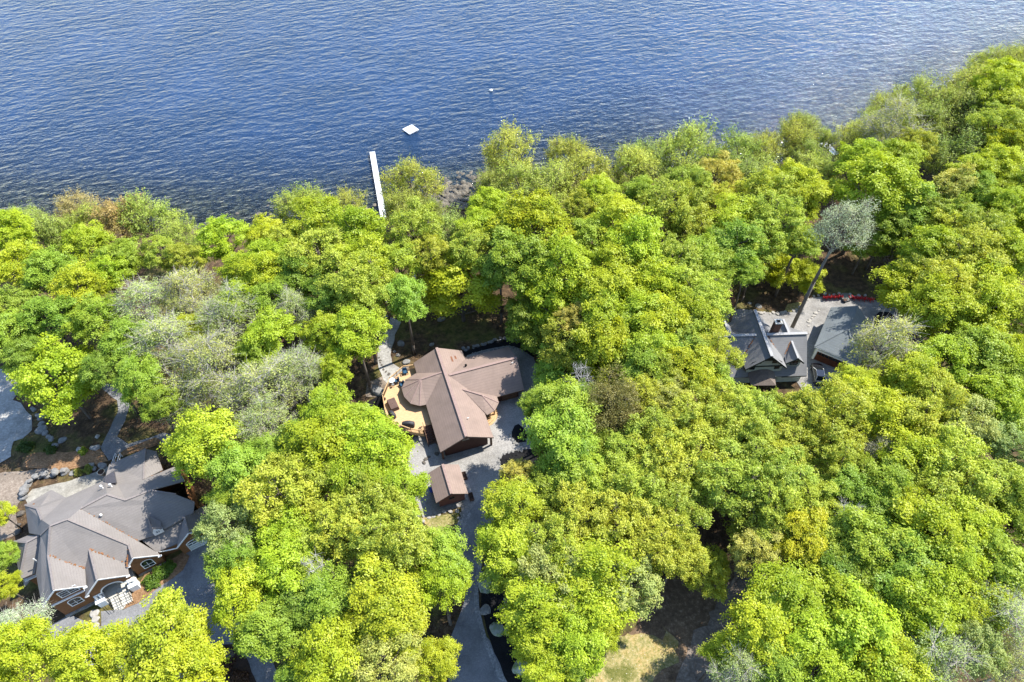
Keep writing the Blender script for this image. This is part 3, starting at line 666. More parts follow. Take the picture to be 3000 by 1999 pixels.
for e in (('s2', 's3'), ('s2', 's5'), ('s2', 's1'), ('G1', 'G2'), ('h', 'i'), ('i', 'X4'), ('X4', 'X3'), ('W2', 'W4'), ('a', 'y3'), ('P5', 'P4'), ('P1', 'P5')): ridge(K, V1[e[0]], V1[e[1]], .26, .05)
K.build(h1, 'ridge_cap', 'cap_taupe', roof1)
# valley litter caught on the roof
K = MB()
for p, q in (('g', 'f'), ('p', 'q'), ('o', 'n'), ('m', 'c')):
    A, B = Vector(V1[p]), Vector(V1[q])
    for k in range(26):
        t = random.random() ** 1.3; c = A + (B - A) * t if p != 'g' else A + (B - A) * (1 - t)
        K.obox((c.x + random.uniform(-.12, .12), c.y + random.uniform(-.1, .1), c.z + .06), .18, .13, .05, random.random() * 3)
lit = h1.part(K, 'roof_litter', simple('roof_litter', (0.3, 0.13, 0.05), (0.18, 0.09, 0.04), 4)); lit['kind'] = 'stuff'
# white trim on rakes
K = Many()
for p, q in (('x', 'u'), ('u', 'w'), ('t', 'r'), ('r', 's'), ('m', 'd'), ('d', 'e'), ('G3', 'G2'), ('G2', 'G5'), ('Z4', 'G3')):
    A, B = Vector(V1[p]), Vector(V1[q]); K.bar(A + Vector((0, -.03, -.1)), B + Vector((0, -.03, -.1)), .06, .2)
for c in ((-1.45, .3, 9.9), (3.2, .3, 9.72), (2.85, -.3, 8.62), (7.7, -.1, 8.4), (8.05, 1.05, 8.55), (11.6, 1.15, 7.5)): K.obox(c, .46, .24, .12)
K.build(h1, 'rake_trim', 'white_paint', roof1)
W = MB()
h1.wall(W, (-1.1, .62), (2.95, .62), 3.8, [(0, 10.25), (.45, 11.95), (1, 10.0)])
h1.wall(W, (2.95, .84), (2.95, 2.4), 3.8, [(0, 9.6), (1, 9.6)]); h1.wall(W, (2.95, 2.4), (7.4, 2.4), 3.8, [(0, 9.2), (.5, 9.6), (1, 8.6)])
h1.wall(W, (-1.1, 16.0), (-1.1, .84), 3.8, [(0, 9.8), (1, 9.8)])
h1.wall(W, (7.95, 1.42), (11.5, 1.42), 3.8, [(0, 8.2), (.34, 9.6), (1, 7.6)]); h1.wall(W, (7.95, 2.6), (7.95, 1.64), 3.8, [(0, 8.4), (1, 8.4)])
h1.wall(W, (11.5, 1.64), (11.5, 2.4), 3.8, [(0, 7.4), (1, 7.4)]); h1.wall(W, (11.5, 2.4), (13.9, 2.4), 3.8, [(0, 7.3), (1, 7.3)])
h1.wall(W, (13.9, 1.45), (18.3, 1.45), 3.8, [(0, 7.35), (.49, 9.4), (1, 7.3)]); h1.wall(W, (18.3, 1.67), (18.3, 6.5), 3.8, [(0, 7.2), (1, 7.2)])
h1.wall(W, (13.9, 2.6), (13.9, 1.67), 3.8, [(0, 7.3), (1, 7.3)])
h1.wall(W, (17.4, 6.5), (17.4, 12.2), 3.8, [(0, 8.9), (1, 8.7)]); h1.wall(W, (14.4, 12.6), (14.4, 17.2), 3.8, [(0, 8.0), (1, 7.8)])
h1.wall(W, (14.2, 17.6), (8.6, 18.2), 3.8, [(0, 7.8), (1, 7.6)]); h1.wall(W, (7.6, 15.2), (2.8, 14.4), 3.8, [(0, 8.6), (1, 9.2)]); h1.wall(W, (.8, 17.6), (-1.9, 16.3), 3.8, [(0, 8.3), (1, 8.8)])
h1.wall(W, (8.4, 18.2), (7.6, 15.2), 3.8, [(0, 7.6), (1, 8.5)]); h1.wall(W, (2.8, 14.4), (.8, 17.6), 3.8, [(0, 9.), (1, 8.2)]); h1.wall(W, (17.3, 12.2), (14.4, 12.6), 3.8, [(0, 8.4), (1, 8.2)])
h1.wall(W, (-3.9, 6.85), (-1.32, 6.85), 3.8, [(0, 8.5), (1, 8.6)]); h1.wall(W, (-3.9, 11.7), (-3.9, 7.07), 3.8, [(0, 8.6), (1, 8.6)]); h1.wall(W, (-1.3, 11.7), (-3.9, 11.7), 3.8, [(0, 8.7), (1, 8.5)])
# upper clerestory under the high garage-side eave
h1.wall(W, (11.7, 3.95), (17.3, 4.45), 7.6, [(0, 8.75), (1, 9.1)])
h1.wall(W, (17.3, 12.2), (13.0, 12.9), 3.8, [(0, 8.6), (1, 9.2)])
h1.part(W, 'wall', 'cedar_wall')
PF = Vector((0, .62))
h1.window(PF, (1, 0), 1.45, 9.35, 2.2, 1.5, bars=1, rows=2)
h1.window(PF, (1, 0), 1.0, 6.5, 1.55, 1.25, arch=.45, bars=1, rows=1)
h1.window((2.95, 2.4), (1, 0), .95, 6.6, 1.3, 1.6, bars=0, rows=2)
D = MB(); D.box(-1.1, 2.95, .45, .62, 8.72, 8.92); h1.part(D, 'trim_band', 'white_paint')
h1.window((8.29, 1.42), (1, 0), 1.5, 5.8, 1.5, 1.35, arch=.6, bars=1, rows=1)
h1.window((-3.9, 6.85), (1, 0), 1.5, 5.6, 1.1, 1.0, bars=1, rows=0)
D = MB(); D.box(-4.2, -1.4, 6.5, 6.85, 7.35, 7.5); h1.part(D, 'trim_band', 'white_paint')
D = MB()
gd = [(14.85, 4.75), (17.35, 4.75), (17.35, 6.75)] + [(16.1 + 1.25 * cos(pi * k / 10), 6.75 + .55 * sin(pi * k / 10)) for k in range(1, 10)] + [(14.85, 6.75)]
D.add([(x, 1.40, z) for x, z in gd], [tuple(range(len(gd)))]); g1 = h1.part(D, 'garage_door', simple('door_grey', (.55, .58, .56), (.48, .51, .49), 2, .5))
D = MB()
for k in range(len(gd)):
    p, q = gd[k], gd[(k + 1) % len(gd)]
    if k: D.bar((p[0], 1.38, p[1]), (q[0], 1.38, q[1]), .06, .14)
h1.part(D, 'door_frame', 'white_paint', g1)
D = MB()
for k in range(4): D.box(15.0 + k * .58, 15.42 + k * .58, 1.37, 1.395, 6.2, 6.42)
for z in (5.25, 5.75): D.box(14.9, 17.3, 1.385, 1.395, z, z + .03)
h1.part(D, 'door_glazing', 'glass', g1)
D = MB(); D.add([(x, 1.385, z) for x, z in gd[2:]], [tuple(range(len(gd) - 2))]); h1.part(D, 'fanlight', 'glass', g1)
# porch: arch, columns, pedestals, floor, steps, rails
D = MB()
arch = [(3.05, 8.35), (3.05, 7.2), (4.1, 7.2)] + [(5.35 + 1.25 * cos(pi - pi * k / 12), 7.2 + 1.15 * sin(pi * k / 12)) for k in range(1, 12)] + [(6.6, 7.2), (7.65, 7.2), (7.65, 8.35), (5.1, 10.55)]
n_ = len(arch); D.add([(x, .12, z) for x, z in arch] + [(x, .34, z) for x, z in arch], [tuple(range(n_)), tuple(range(2 * n_ - 1, n_ - 1, -1))] + [(i + n_, (i + 1) % n_ + n_, (i + 1) % n_, i) for i in range(n_)])
h1.part(D, 'porch_gable', 'cedar_wall')
D = MB()
for k in range(12):
    a0, a1 = pi - pi * k / 12, pi - pi * (k + 1) / 12
    D.bar((5.35 + 1.3 * cos(a0), .09, 7.2 + 1.2 * sin(a0)), (5.35 + 1.3 * cos(a1), .09, 7.2 + 1.2 * sin(a1)), .08, .16)
D.bar((3.05, .09, 7.22), (4.1, .09, 7.22), .08, .16); D.bar((6.6, .09, 7.22), (7.65, .09, 7.22), .08, .16)
h1.part(D, 'arch_trim', 'white_paint')
D = MB(); D.box(3.2, 7.6, -.35, 2.4, 4.3, 5.75); h1.part(D, 'porch_floor', 'cream')
for x in (3.35, 7.35):
    D = MB(); D.box(x - .5, x + .5, -.5, .5, 4.3, 6.2); D.box(x - .58, x + .58, -.58, .58, 6.2, 6.32); h1.part(D, 'pedestal', 'white_paint')
    for dx in (-.25, .25):
        D = MB(); D.cyl(x + dx, -.1 + .2, 6.32, 7.25, .15, .13); h1.part(D, 'column', 'white_paint', smooth=True)
D = MB()
for k in range(5): D.box(4.3, 6.6, -.45 - .32 * (k + 1), -.43 - .32 * k + .08, 4.3, 5.75 - .17 * (k + 1))
h1.part(D, 'front_steps', 'cream')
for x in (4.25, 5.45, 6.65):
    D = MB(); D.bar((x, -.35, 6.6), (x, -1.95, 5.75), .05, .05); D.bar((x, -.35, 6.25), (x, -1.95, 5.4), .03, .03)
    for k in range(3): yy = -.35 - .8 * k; D.box(x - .025, x + .025, yy - .025, yy + .025, 4.5, 6.6 - .53 * .8 * k)
    h1.part(D, 'handrail', 'black_metal')
D = MB(); D.box(4.7, 6.0, 2.34, 2.42, 5.75, 7.9); dd = h1.part(D, 'front_door', 'dark_wood'); D = MB(); D.box(4.9, 5.25, 2.30, 2.338, 6.4, 7.7); D.box(5.45, 5.8, 2.30, 2.338, 6.4, 7.7); h1.part(D, 'glazing', 'glass', dd)
# dormer
D = MB(); D.slab([(12.15, 5.6, 10.65), (12.35, 3.55, 10.5), (11.9, 3.5, 9.55), (11.75, 4.3, 9.6)], .08); D.slab([(12.35, 5.6, 10.65), (12.35, 3.5, 10.5), (13.2, 3.5, 9.65), (13.3, 4.6, 9.8)], .08)
dm = h1.part(D, 'dormer_roof', 'roof_taupe'); D = MB(); h1.wall(D, (11.95, 3.62), (13.15, 3.62), 8.6, [(0, 9.55), (.36, 10.38), (1, 9.6)], .5); h1.part(D, 'dormer_wall', 'white_paint', dm)
h1.window((11.95, 3.6), (1, 0), .62, 9.0, .7, .65, bars=1, rows=1)
for x, y, z in ((7.87, 12.77, 11.3), (8.92, 12.49, 11.2), (7.29, 7.96, 11.8)):
    D = MB(); D.cyl(x, y, z - .8, z + .1, .1); D.cyl(x, y, z + .1, z + .35, .2, .12); h1.part(D, 'roof_vent', 'white_paint', smooth=True)
D = MB(); D.cyl(-1.46, 6.81, 9.4, 10.9, .07); h1.part(D, 'vent_pipe', 'white_paint')
D = MB(); a_, b_, c_, d_ = [(*h1.loc(u, v, 10.1), 10.1) for u, v in c2([(785, 372), (882, 350), (900, 440), (792, 428)])]
D.slab([(a_[0], a_[1], 9.6), (b_[0], b_[1], 10.5), (c_[0], c_[1], 10.5), (d_[0], d_[1], 9.6)], .3); h1.part(D, 'dormer_roof', simple('shingle_dark', (.11, .1, .105), (.08, .075, .078), 6), smooth=False)
D = MB(); D.slab([(-4.9, 6.6, 6.2), (-3.9, 6.6, 7.0), (-3.9, 11.5, 7.0), (-4.9, 11.5, 6.2)], .12); h1.part(D, 'side_roof', 'roof_taupe')
D = Many(); D.box(12.9, 18.2, 1.2, 1.4, 4.2, 4.78); D.box(8.0, 11.55, 1.2, 1.42, 4.2, 5.2); D.box(-1.15, 3.0, .4, .62, 4.2, 5.3); D.build(h1, 'foundation', 'stone')

# ================================================================== right house
h3 = House('stucco_house', 40.253, 66.205, 2.5, 4.5, 'grey-roofed stucco house with steep crossing gables and a brick chimney', 'house')
R = MB()
R.slab([(-3.1, .3, 8.9), (.26, .3, 12.0), (.26, 10.1, 12.0), (-3.3, 9.6, 8.7)], .18)
R.slab([(.26, .3, 12.0), (3.55, .3, 8.9), (3.3, 9.2, 8.9), (.26, 10.1, 12.0)], .18)
R.slab([(-7.2, 5.42, 11.2), (.2, 5.42, 11.2), (.2, .2, 6.9), (-7.2, .2, 6.9)], .18)
R.slab([(.3, 5.42, 11.2), (7.72, 5.42, 11.2), (7.4, .15, 6.88), (.3, .15, 6.88)], .18)
R.slab([(-7.2, 5.42, 11.2), (7.72, 5.42, 11.2), (7.5, 10.2, 7.3), (-7.2, 10.2, 7.3)], .18)
# dormer front right
R.slab([(5.18, 1.05, 10.3), (5.18, 4.6, 10.4), (4.0, 2.9, 8.95), (3.63, 1.2, 8.9)], .1); R.slab([(5.18, 1.05, 10.3), (5.18, 4.6, 10.4), (6.3, 2.9, 8.95), (6.6, 1.2, 8.9)], .1)
# back dormers
for cx in (-4.8, 4.99):
    R.slab([(cx, 5.7, 10.85), (cx, 8.95, 10.8), (cx - 1.35, 8.9, 9.5), (cx - 1.35, 6.8, 9.6)], .1); R.slab([(cx, 5.7, 10.85), (cx, 8.95, 10.8), (cx + 1.2, 8.9, 9.6), (cx + 1.2, 6.8, 9.6)], .1)
roof3 = h3.part(R, 'roof', 'roof_slate')
K = Many()
ridge(K, (.26, .3, 12.0), (.26, 10.1, 12.0), .5, .09); ridge(K, (-7.2, 5.42, 11.2), (-.6, 5.42, 11.2), .5, .09); ridge(K, (1.1, 5.42, 11.2), (7.72, 5.42, 11.2), .5, .09)
ridge(K, (5.18, 1.05, 10.3), (5.18, 4.6, 10.4), .3); ridge(K, (-4.8, 5.7, 10.85), (-4.8, 8.95, 10.8), .34); ridge(K, (4.99, 5.7, 10.85), (4.99, 8.95, 10.8), .34)
K.build(h3, 'ridge_cap', 'cap_grey', roof3)
K = MB()
for A, B in (((-.7, 5.3, 11.15), (-2.9, 2.7, 9.05)), ((1.2, 5.3, 11.15), (3.4, 2.2, 8.6)), ((5.0, 4.5, 10.42), (3.95, 2.9, 9.05))):
    for k in range(34):
        c = Vector(A) + (Vector(B) - Vector(A)) * random.random(); K.obox((c.x + random.uniform(-.08, .08), c.y, c.z + .06), .14, .12, .05, random.random() * 3)
lit = h3.part(K, 'roof_litter', MAT['roof_litter'] if 'roof_litter' in MAT else bpy.data.materials['roof_litter']); lit['kind'] = 'stuff'
W = MB()
h3.wall(W, (-2.6, .85), (3.1, .85), 3.8, [(0, 9.2), (.5, 11.75), (1, 9.2)])
h3.wall(W, (3.1, 1.07), (3.1, 4), 3.8, [(0, 8.9), (1, 8.9)]); h3.wall(W, (-2.6, 4), (-2.6, 1.07), 3.8, [(0, 8.9), (1, 8.9)])
h3.wall(W, (3.1, .75), (7.0, .75), 3.8, [(0, 7.15), (1, 7.15)]); h3.wall(W, (7.0, .97), (7.0, 9.6), 3.8, [(0, 7.15), (.5, 10.6), (1, 7.5)])
h3.wall(W, (-6.8, .75), (-2.6, .75), 3.8, [(0, 7.15), (1, 7.15)]); h3.wall(W, (-6.8, 9.6), (-6.8, .97), 3.8, [(0, 7.5), (.5, 10.6), (1, 7.15)])
h3.wall(W, (7.0, 9.6), (-6.8, 9.6), 3.8, [(0, 7.6), (1, 7.6)]); h3.wall(W, (3.0, 9.82), (-2.9, 9.82), 3.8, [(0, 8.8), (.5, 11.6), (1, 8.6)])
h3.wall(W, (4.1, 1.45), (6.2, 1.45), 7.0, [(0, 9.2), (.5, 10.1), (1, 9.2)], .6)
for cx in (-4.87, 4.93): h3.wall(W, (cx + .95, 8.7), (cx - .95, 8.7), 7.6, [(0, 9.6), (.5, 10.5), (1, 9.5)], .5)
h3.part(W, 'wall', 'stucco')
D = MB()
D.box(-2.62, 3.12, .74, .85, 8.78, 8.96); D.add([(-2.3, .78, 9.75), (.25, .78, 11.75), (2.8, .78, 9.75), (1.4, .78, 10.25), (-.9, .78, 10.25), (-2.3, .84, 9.75), (.25, .84, 11.75), (2.8, .84, 9.75), (1.4, .84, 10.25), (-.9, .84, 10.25)], [(0, 4, 3, 2, 1), (5, 6, 7, 8, 9), (0, 5, 9, 4), (4, 9, 8, 3), (3, 8, 7, 2)])  # band, then a dark panel painting the roof's shadow into the gable peak
for p, q in (((-3.1, .27, 8.75), (.26, .27, 11.85)), ((3.55, .27, 8.75), (.26, .27, 11.85)), ((3.3, .12, 6.75), (7.4, .12, 6.75)), ((3.63, 1.13, 8.82), (5.18, 1.0, 10.2)), ((6.6, 1.13, 8.82), (5.18, 1.0, 10.2))): D.bar(p, q, .07, .22)
h3.part(D, 'trim', 'dark_trim')
for x, z in ((-1.05, 9.55), (1.5, 9.55), (-1.75, 8.05), (2.25, 8.05)): h3.window((0, .85), (1, 0), x, z, .85, .62, frame='dark_trim', bars=1, rows=0)
h3.window((4.1, 1.45), (1, 0), 1.05, 8.15, 1.3, 1.1, frame='dark_trim', bars=1, rows=0)
D = MB(); D.slab([(-1.9, -.15, 7.75), (1.9, -.15, 7.75), (2.3, .85, 7.8), (-2.2, .85, 7.8)], .1) if False else None
a1_, b1_, c1_, d1_ = (-2.1, -1.35, 6.75), (1.9, -1.5, 6.75), (2.15, .85, 7.35), (-2.2, .85, 7.35)
mid = (.0, .3, 7.85)
D.slab([a1_, b1_, (.7, -.35, 7.7), (-.3, .0, 7.85)], .1); D.slab([b1_, c1_, (.9, .85, 8.0), (.7, -.35, 7.7)], .1); D.slab([d1_, a1_, (-.3, .0, 7.85), (-.4, .85, 8.0)], .1); D.slab([(-.4, .85, 8.0), (-.3, 0, 7.85), (.7, -.35, 7.7), (.9, .85, 8.0)], .1)
h3.part(D, 'porch_roof', simple('roof_porch', (.2, .16, .135), (.13, .105, .09), 5, stretch=(1, 1, 6)))
for x in (-1.8, 1.6):
    D = MB(); D.box(x - .12, x + .12, -1.2, -.96, 4.0, 6.8); h3.part(D, 'porch_post', 'dark_trim')
D = MB(); D.box(2.15, 3.2, 5.85, 6.75, 8, 13.2); ch = h3.part(D, 'chimney', 'brick'); D = MB(); D.box(2.05, 3.3, 5.75, 6.85, 13.2, 13.36); h3.part(D, 'cap', 'cream', ch)
D = MB(); D.box(2.4, 2.95, 6.05, 6.55, 13.36, 13.42); h3.part(D, 'flue', 'rubber', ch)

# ================================================================== garage of the right house
hg = House('hip_roof_garage', 50.224, 72.19, -32.8, 4.4, 'stucco garage with a blue-grey hip roof and brown wooden door', 'garage')
R = MB(); A, B, C_, D_ = (0, 0, 7.6), (6.72, 0, 7.6), (6.72, 9.8, 7.6), (-.28, 10.3, 7.6); r0, r1 = (3.5, 4.6, 9.85), (3.36, 10.6, 9.85)
R.slab([A, B, r0], .16); R.slab([A, r0, r1, D_], .16); R.slab([B, C_, r1, r0], .16)
rg = hg.part(R, 'roof', 'roof_bluegrey'); K = Many()
for p, q in ((A, r0), (B, r0), (r0, r1)): ridge(K, p, q, .26, .05)
K.build(hg, 'ridge_cap', MAT['roof_bluegrey'], rg)
W = MB(); hg.wall(W, (.35, .35), (6.35, .35), 3.8, [(0, 7.55), (1, 7.55)]); hg.wall(W, (6.35, .57), (6.35, 9.6), 3.8, [(0, 7.55), (1, 7.55)]); hg.wall(W, (6.35, 9.6), (.1, 9.9), 3.8, [(0, 7.5), (.5, 9.6), (1, 7.5)]); hg.wall(W, (.35, 9.7), (.35, .57), 3.8, [(0, 7.55), (1, 7.55)])
hg.part(W, 'wall', 'stucco')
D = MB(); D.box(.85, 5.85, .27, .34, 4.2, 6.6); g1 = hg.part(D, 'garage_door', 'garage_wood')
D = MB()
for k in range(8): D.box(.95 + k * .61, 1.48 + k * .61, .24, .265, 5.95, 6.45)
hg.part(D, 'door_glazing', 'glass', g1)
D = MB()
for z in (4.75, 5.3, 5.85): D.box(.87, 5.83, .255, .268, z, z + .04)
for k in range(1, 4): D.box(.85 + k * 1.25 - .04, .85 + k * 1.25 + .04, .25, .266, 4.25, 6.55)
hg.part(D, 'door_seam', 'dark_wood', g1)
D = MB()
for x in (.45, 6.05): D.box(x, x + .3, .2, .35, 3.9, 7.45)
D.box(.75, 6.05, .2, .35, 6.62, 6.95); D.bar((0, .0, 7.48), (6.72, .0, 7.48), .06, .16)
hg.part(D, 'trim', 'white_paint')
D = MB(); D.box(.25, .33, 5.5, 6.5, 4.2, 6.3); hg.part(D, 'side_door', 'dark_wood')
# ------------------------------------------------------------------ things on the lake
def thing_px(name, u, v, z, rz, label, cat, group=None):
    x, y = at(u, v, z); return empty(name, (x, y, z), rz, label, cat, group)
# swim raft
rx, ry = at(1203, 380, .3)
raft = empty('swim_raft', (rx, ry, 0), radians(42), 'square white swim raft floating beyond the end of the dock', 'raft')
D = MB(); D.box(-1.45, 1.45, -1.45, 1.45, .12, .42); D.build('raft_deck', MAT['white_dock'], raft, bevel=.06)
D = MB()
for x, y, w_, h_ in ((-.55, .75, .5, .45), (.45, .95, .55, .4), (-.2, .15, .3, .3)): D.box(x - w_ / 2, x + w_ / 2, y - h_ / 2, y + h_ / 2, .424, .44)
D.build('hatch', simple('hatch_grey', (.2, .22, .2), None, 3), raft)
D = MB()
for x in (-.25, .25): D.tube([(x + .6, -1.35, .45), (x + .6, -1.5, .95), (x + .6, -1.75, .8), (x + .6, -1.85, -.3)], [.03] * 4, 6)
for z in (.5, .2): D.bar((.35, -1.78, z), (.85, -1.78, z), .05, .05)
D.build('ladder', MAT['metal_grey'], raft)
D = MB()
for x in (-1, 0, 1): D.tube([(x, -1.35, 0), (x, 1.35, 0)], [.2, .2], 10)
D.build('float', MAT['white_paint'], raft)
# dock
p0 = Vector(at(1090.5, 445, .7)); p1 = Vector(at(1124, 640, .75)); dl = (p1 - p0).length; da_ = atan2(p1.y - p0.y, p1.x - p0.x)
dock = empty('boat_dock', (p0.x, p0.y, 0), da_, 'long narrow white dock running out from the shore', 'dock')
D = MB(); k = 14; L = dl / k
for i in range(k): D.box(i * L + .02, (i + 1) * L - .02, -.62, .62, .56, .7)
D.build('walkway', MAT['white_dock'], dock)
D = MB()
for i in range(0, k + 1, 2):
    for s_ in (-.66, .66): D.cyl(i * L + .05, s_, -2.2, 1.0 if i else 1.5, .035, n=8)
D.build('post', MAT['metal_grey'], dock)
D = MB()
for s_ in (-.62, .62): D.bar((0, s_, .63), (dl, s_, .63), .05, .16)
D.build('side_rail', MAT['metal_grey'], dock)
# small white buoy
bx, by = at(1438, 265, .2); B_ = empty('mooring_buoy', (bx, by, 0), 0, 'small white mooring buoy alone far out on the water', 'buoy')
D = MB(); D.blob((0, 0, .2), .5, .42, .32, 1, 3, .03); D.build('float', MAT['white_paint'], B_, True); D = MB(); D.cyl(0, 0, .3, .75, .06); D.build('stem', MAT['blue_plastic'], B_)
# covered boat at the far right shore
bx, by = at(2772, 262, .8); cv = empty('covered_boat', (bx, by, .1), radians(20), 'dark covered boat moored at the far right shore', 'boat')
D = MB(); secs = [(-3.2, .95, .95), (-1.5, 1.2, 1.05), (.8, 1.15, 1.1), (2.4, .75, 1.15), (3.3, .08, 1.2)]
vs = []; fs = []
for x, w_, h_ in secs: vs += [(x, -w_, h_), (x, -w_ * .75, .1), (x, 0, -.15), (x, w_ * .75, .1), (x, w_, h_)]
for i in range(4):
    for j in range(4): a_ = i * 5 + j; fs.append((a_, a_ + 5, a_ + 6, a_ + 1))
fs.append((0, 1, 2, 3, 4)); D.add(vs, fs); D.build('hull', MAT['black_metal'], cv)
D = MB(); vs = []; fs = []
for x, w_, h_ in secs:
    vs += [(x, w_ * 1.03 * cos(pi * j / 6), h_ + (.75 if x < 2 else .3) * sin(pi * j / 6) * (1 if x > -3 else .6)) for j in range(7)]
for i in range(4):
    for j in range(6): a_ = i * 7 + j; fs.append((a_, a_ + 1, a_ + 8, a_ + 7))
fs += [tuple(range(6, -1, -1)), tuple(range(28, 35))]; D.add(vs, fs); D.build('boat_cover', MAT['cover_black'], cv, True)
D = MB(); D.bar((-1.2, -.4, 1.95), (-.2, .7, 1.75), .35, .08); D.build('cover_strap', MAT['metal_grey'], cv)
# pale dock partly hidden on the right shore
p0 = Vector(at(2420, 425, .6)); p1 = Vector(at(2462, 462, .6)); dl = (p1 - p0).length
d2 = empty('boat_dock', (p0.x, p0.y, 0), atan2(p1.y - p0.y, p1.x - p0.x), 'pale sunlit dock half hidden by trees on the right shore', 'dock')
D = MB(); D.box(-1, dl + 2, -.8, .8, .5, .66); D.build('walkway', MAT['white_dock'], d2); D = MB()
for x in (0, dl * .5, dl): 
    for s_ in (-.7, .7): D.cyl(x, s_, -1.5, .9, .05, n=8)
D.build('post', MAT['metal_grey'], d2)
# boulders in the water and along the shore
def boulder(u, v, r, label, mat='stone', zoff=0.15, group=None, water=False, flat=0.0, asp=1.15, hz=.75, rot=None):
    x, y, z = (*at(u, v, 0), 0) if water else gnd(u, v)
    r *= .62
    if label.startswith('submerged') or label.startswith('small submerged'): z = -.25 - r * hz
    sd_ = int(u * 7 + v * 3) % 97
    o = MB(); o.blob((0, 0, r * hz * .45), r * asp, r, r * hz, sd_, 3, .2, flat, rot if rot is not None else sd_)
    ob = o.build('boulder', MAT[mat]); ob.location = (x, y, z - zoff * r); tag(ob, label, 'boulder', group)
    return ob
for u, v, r, lab, mat in (
    (1463, 413, 1.25, 'dark flat rock breaking the surface above the tall yellow-green shore tree', 'stone'),
    (1650, 420, 1.3, 'low grey rock awash near the shore beside the feathery tree tops', 'stone'),
    (1232, 445, .9, 'submerged tan rock showing right of the dock end', 'stone_wet'),
    (1207, 471, .9, 'submerged brown rock closest to the dock on its right side', 'stone_wet'),
    (952, 517, 1.2, 'submerged orange-tan rock left of the dock, farthest from the shore', 'stone_wet'),
    (963, 527, .8, 'small submerged orange rock left of the dock beside the tan one', 'stone_wet'),
    (1316, 533, .55, 'small pale rock on the stony shore right of the dock', 'stone'),
    (1309, 549, .4, 'tiny white rock on the stony shore, nearer the trees', 'stone_pale'),
    (1386, 583, .7, 'grey rock at the edge of the stony shore under the tall shore tree', 'stone'),
    (703, 672, .95, 'rounded pale boulder at the water edge left of the dock', 'stone_pale'),
    (694, 682, .85, 'dark boulder touching the rounded pale one at the water edge', 'stone_wet'),
    (1985, 467, 1.0, 'low sunlit rock at the shore among the feathery right-hand trees', 'stone'),
    (1848, 462, .9, 'wet rock in the shallows beyond the middle shore trees', 'stone_wet')):
    boulder(u, v, r, lab, mat, .35, water=True)
# stony shallows: uncountable
rng = random.Random(3); D = MB()
for i in range(900):
    if i < 560: u, v = rng.gauss(1330, 75), rng.gauss(560, 48)
    elif i < 760: u, v = rng.gauss(960, 70), rng.gauss(575, 42)
    else: u, v = rng.uniform(560, 1900), 0; v = 640 - (u - 560) * .12 + rng.gauss(0, 22)
    x, y = at(u, v, -.1); d = yss(x) - y
    if d < -14 or d > 5: continue
    z = ground_z(x, y); r = rng.uniform(.18, .6) * (1.3 if i < 560 else 1)
    D.blob((x, y, z + r * .2), r * 1.2, r, r * .62, i, 1, .22, 0, rng.random() * 6)
o = D.build('shore_stones', simple('shore_stone', (.17, .145, .105), (.075, .066, .054), .9, .8, .4)); tag(o, 'wet stones and cobbles along the lake shallows', 'stones', kind='stuff')

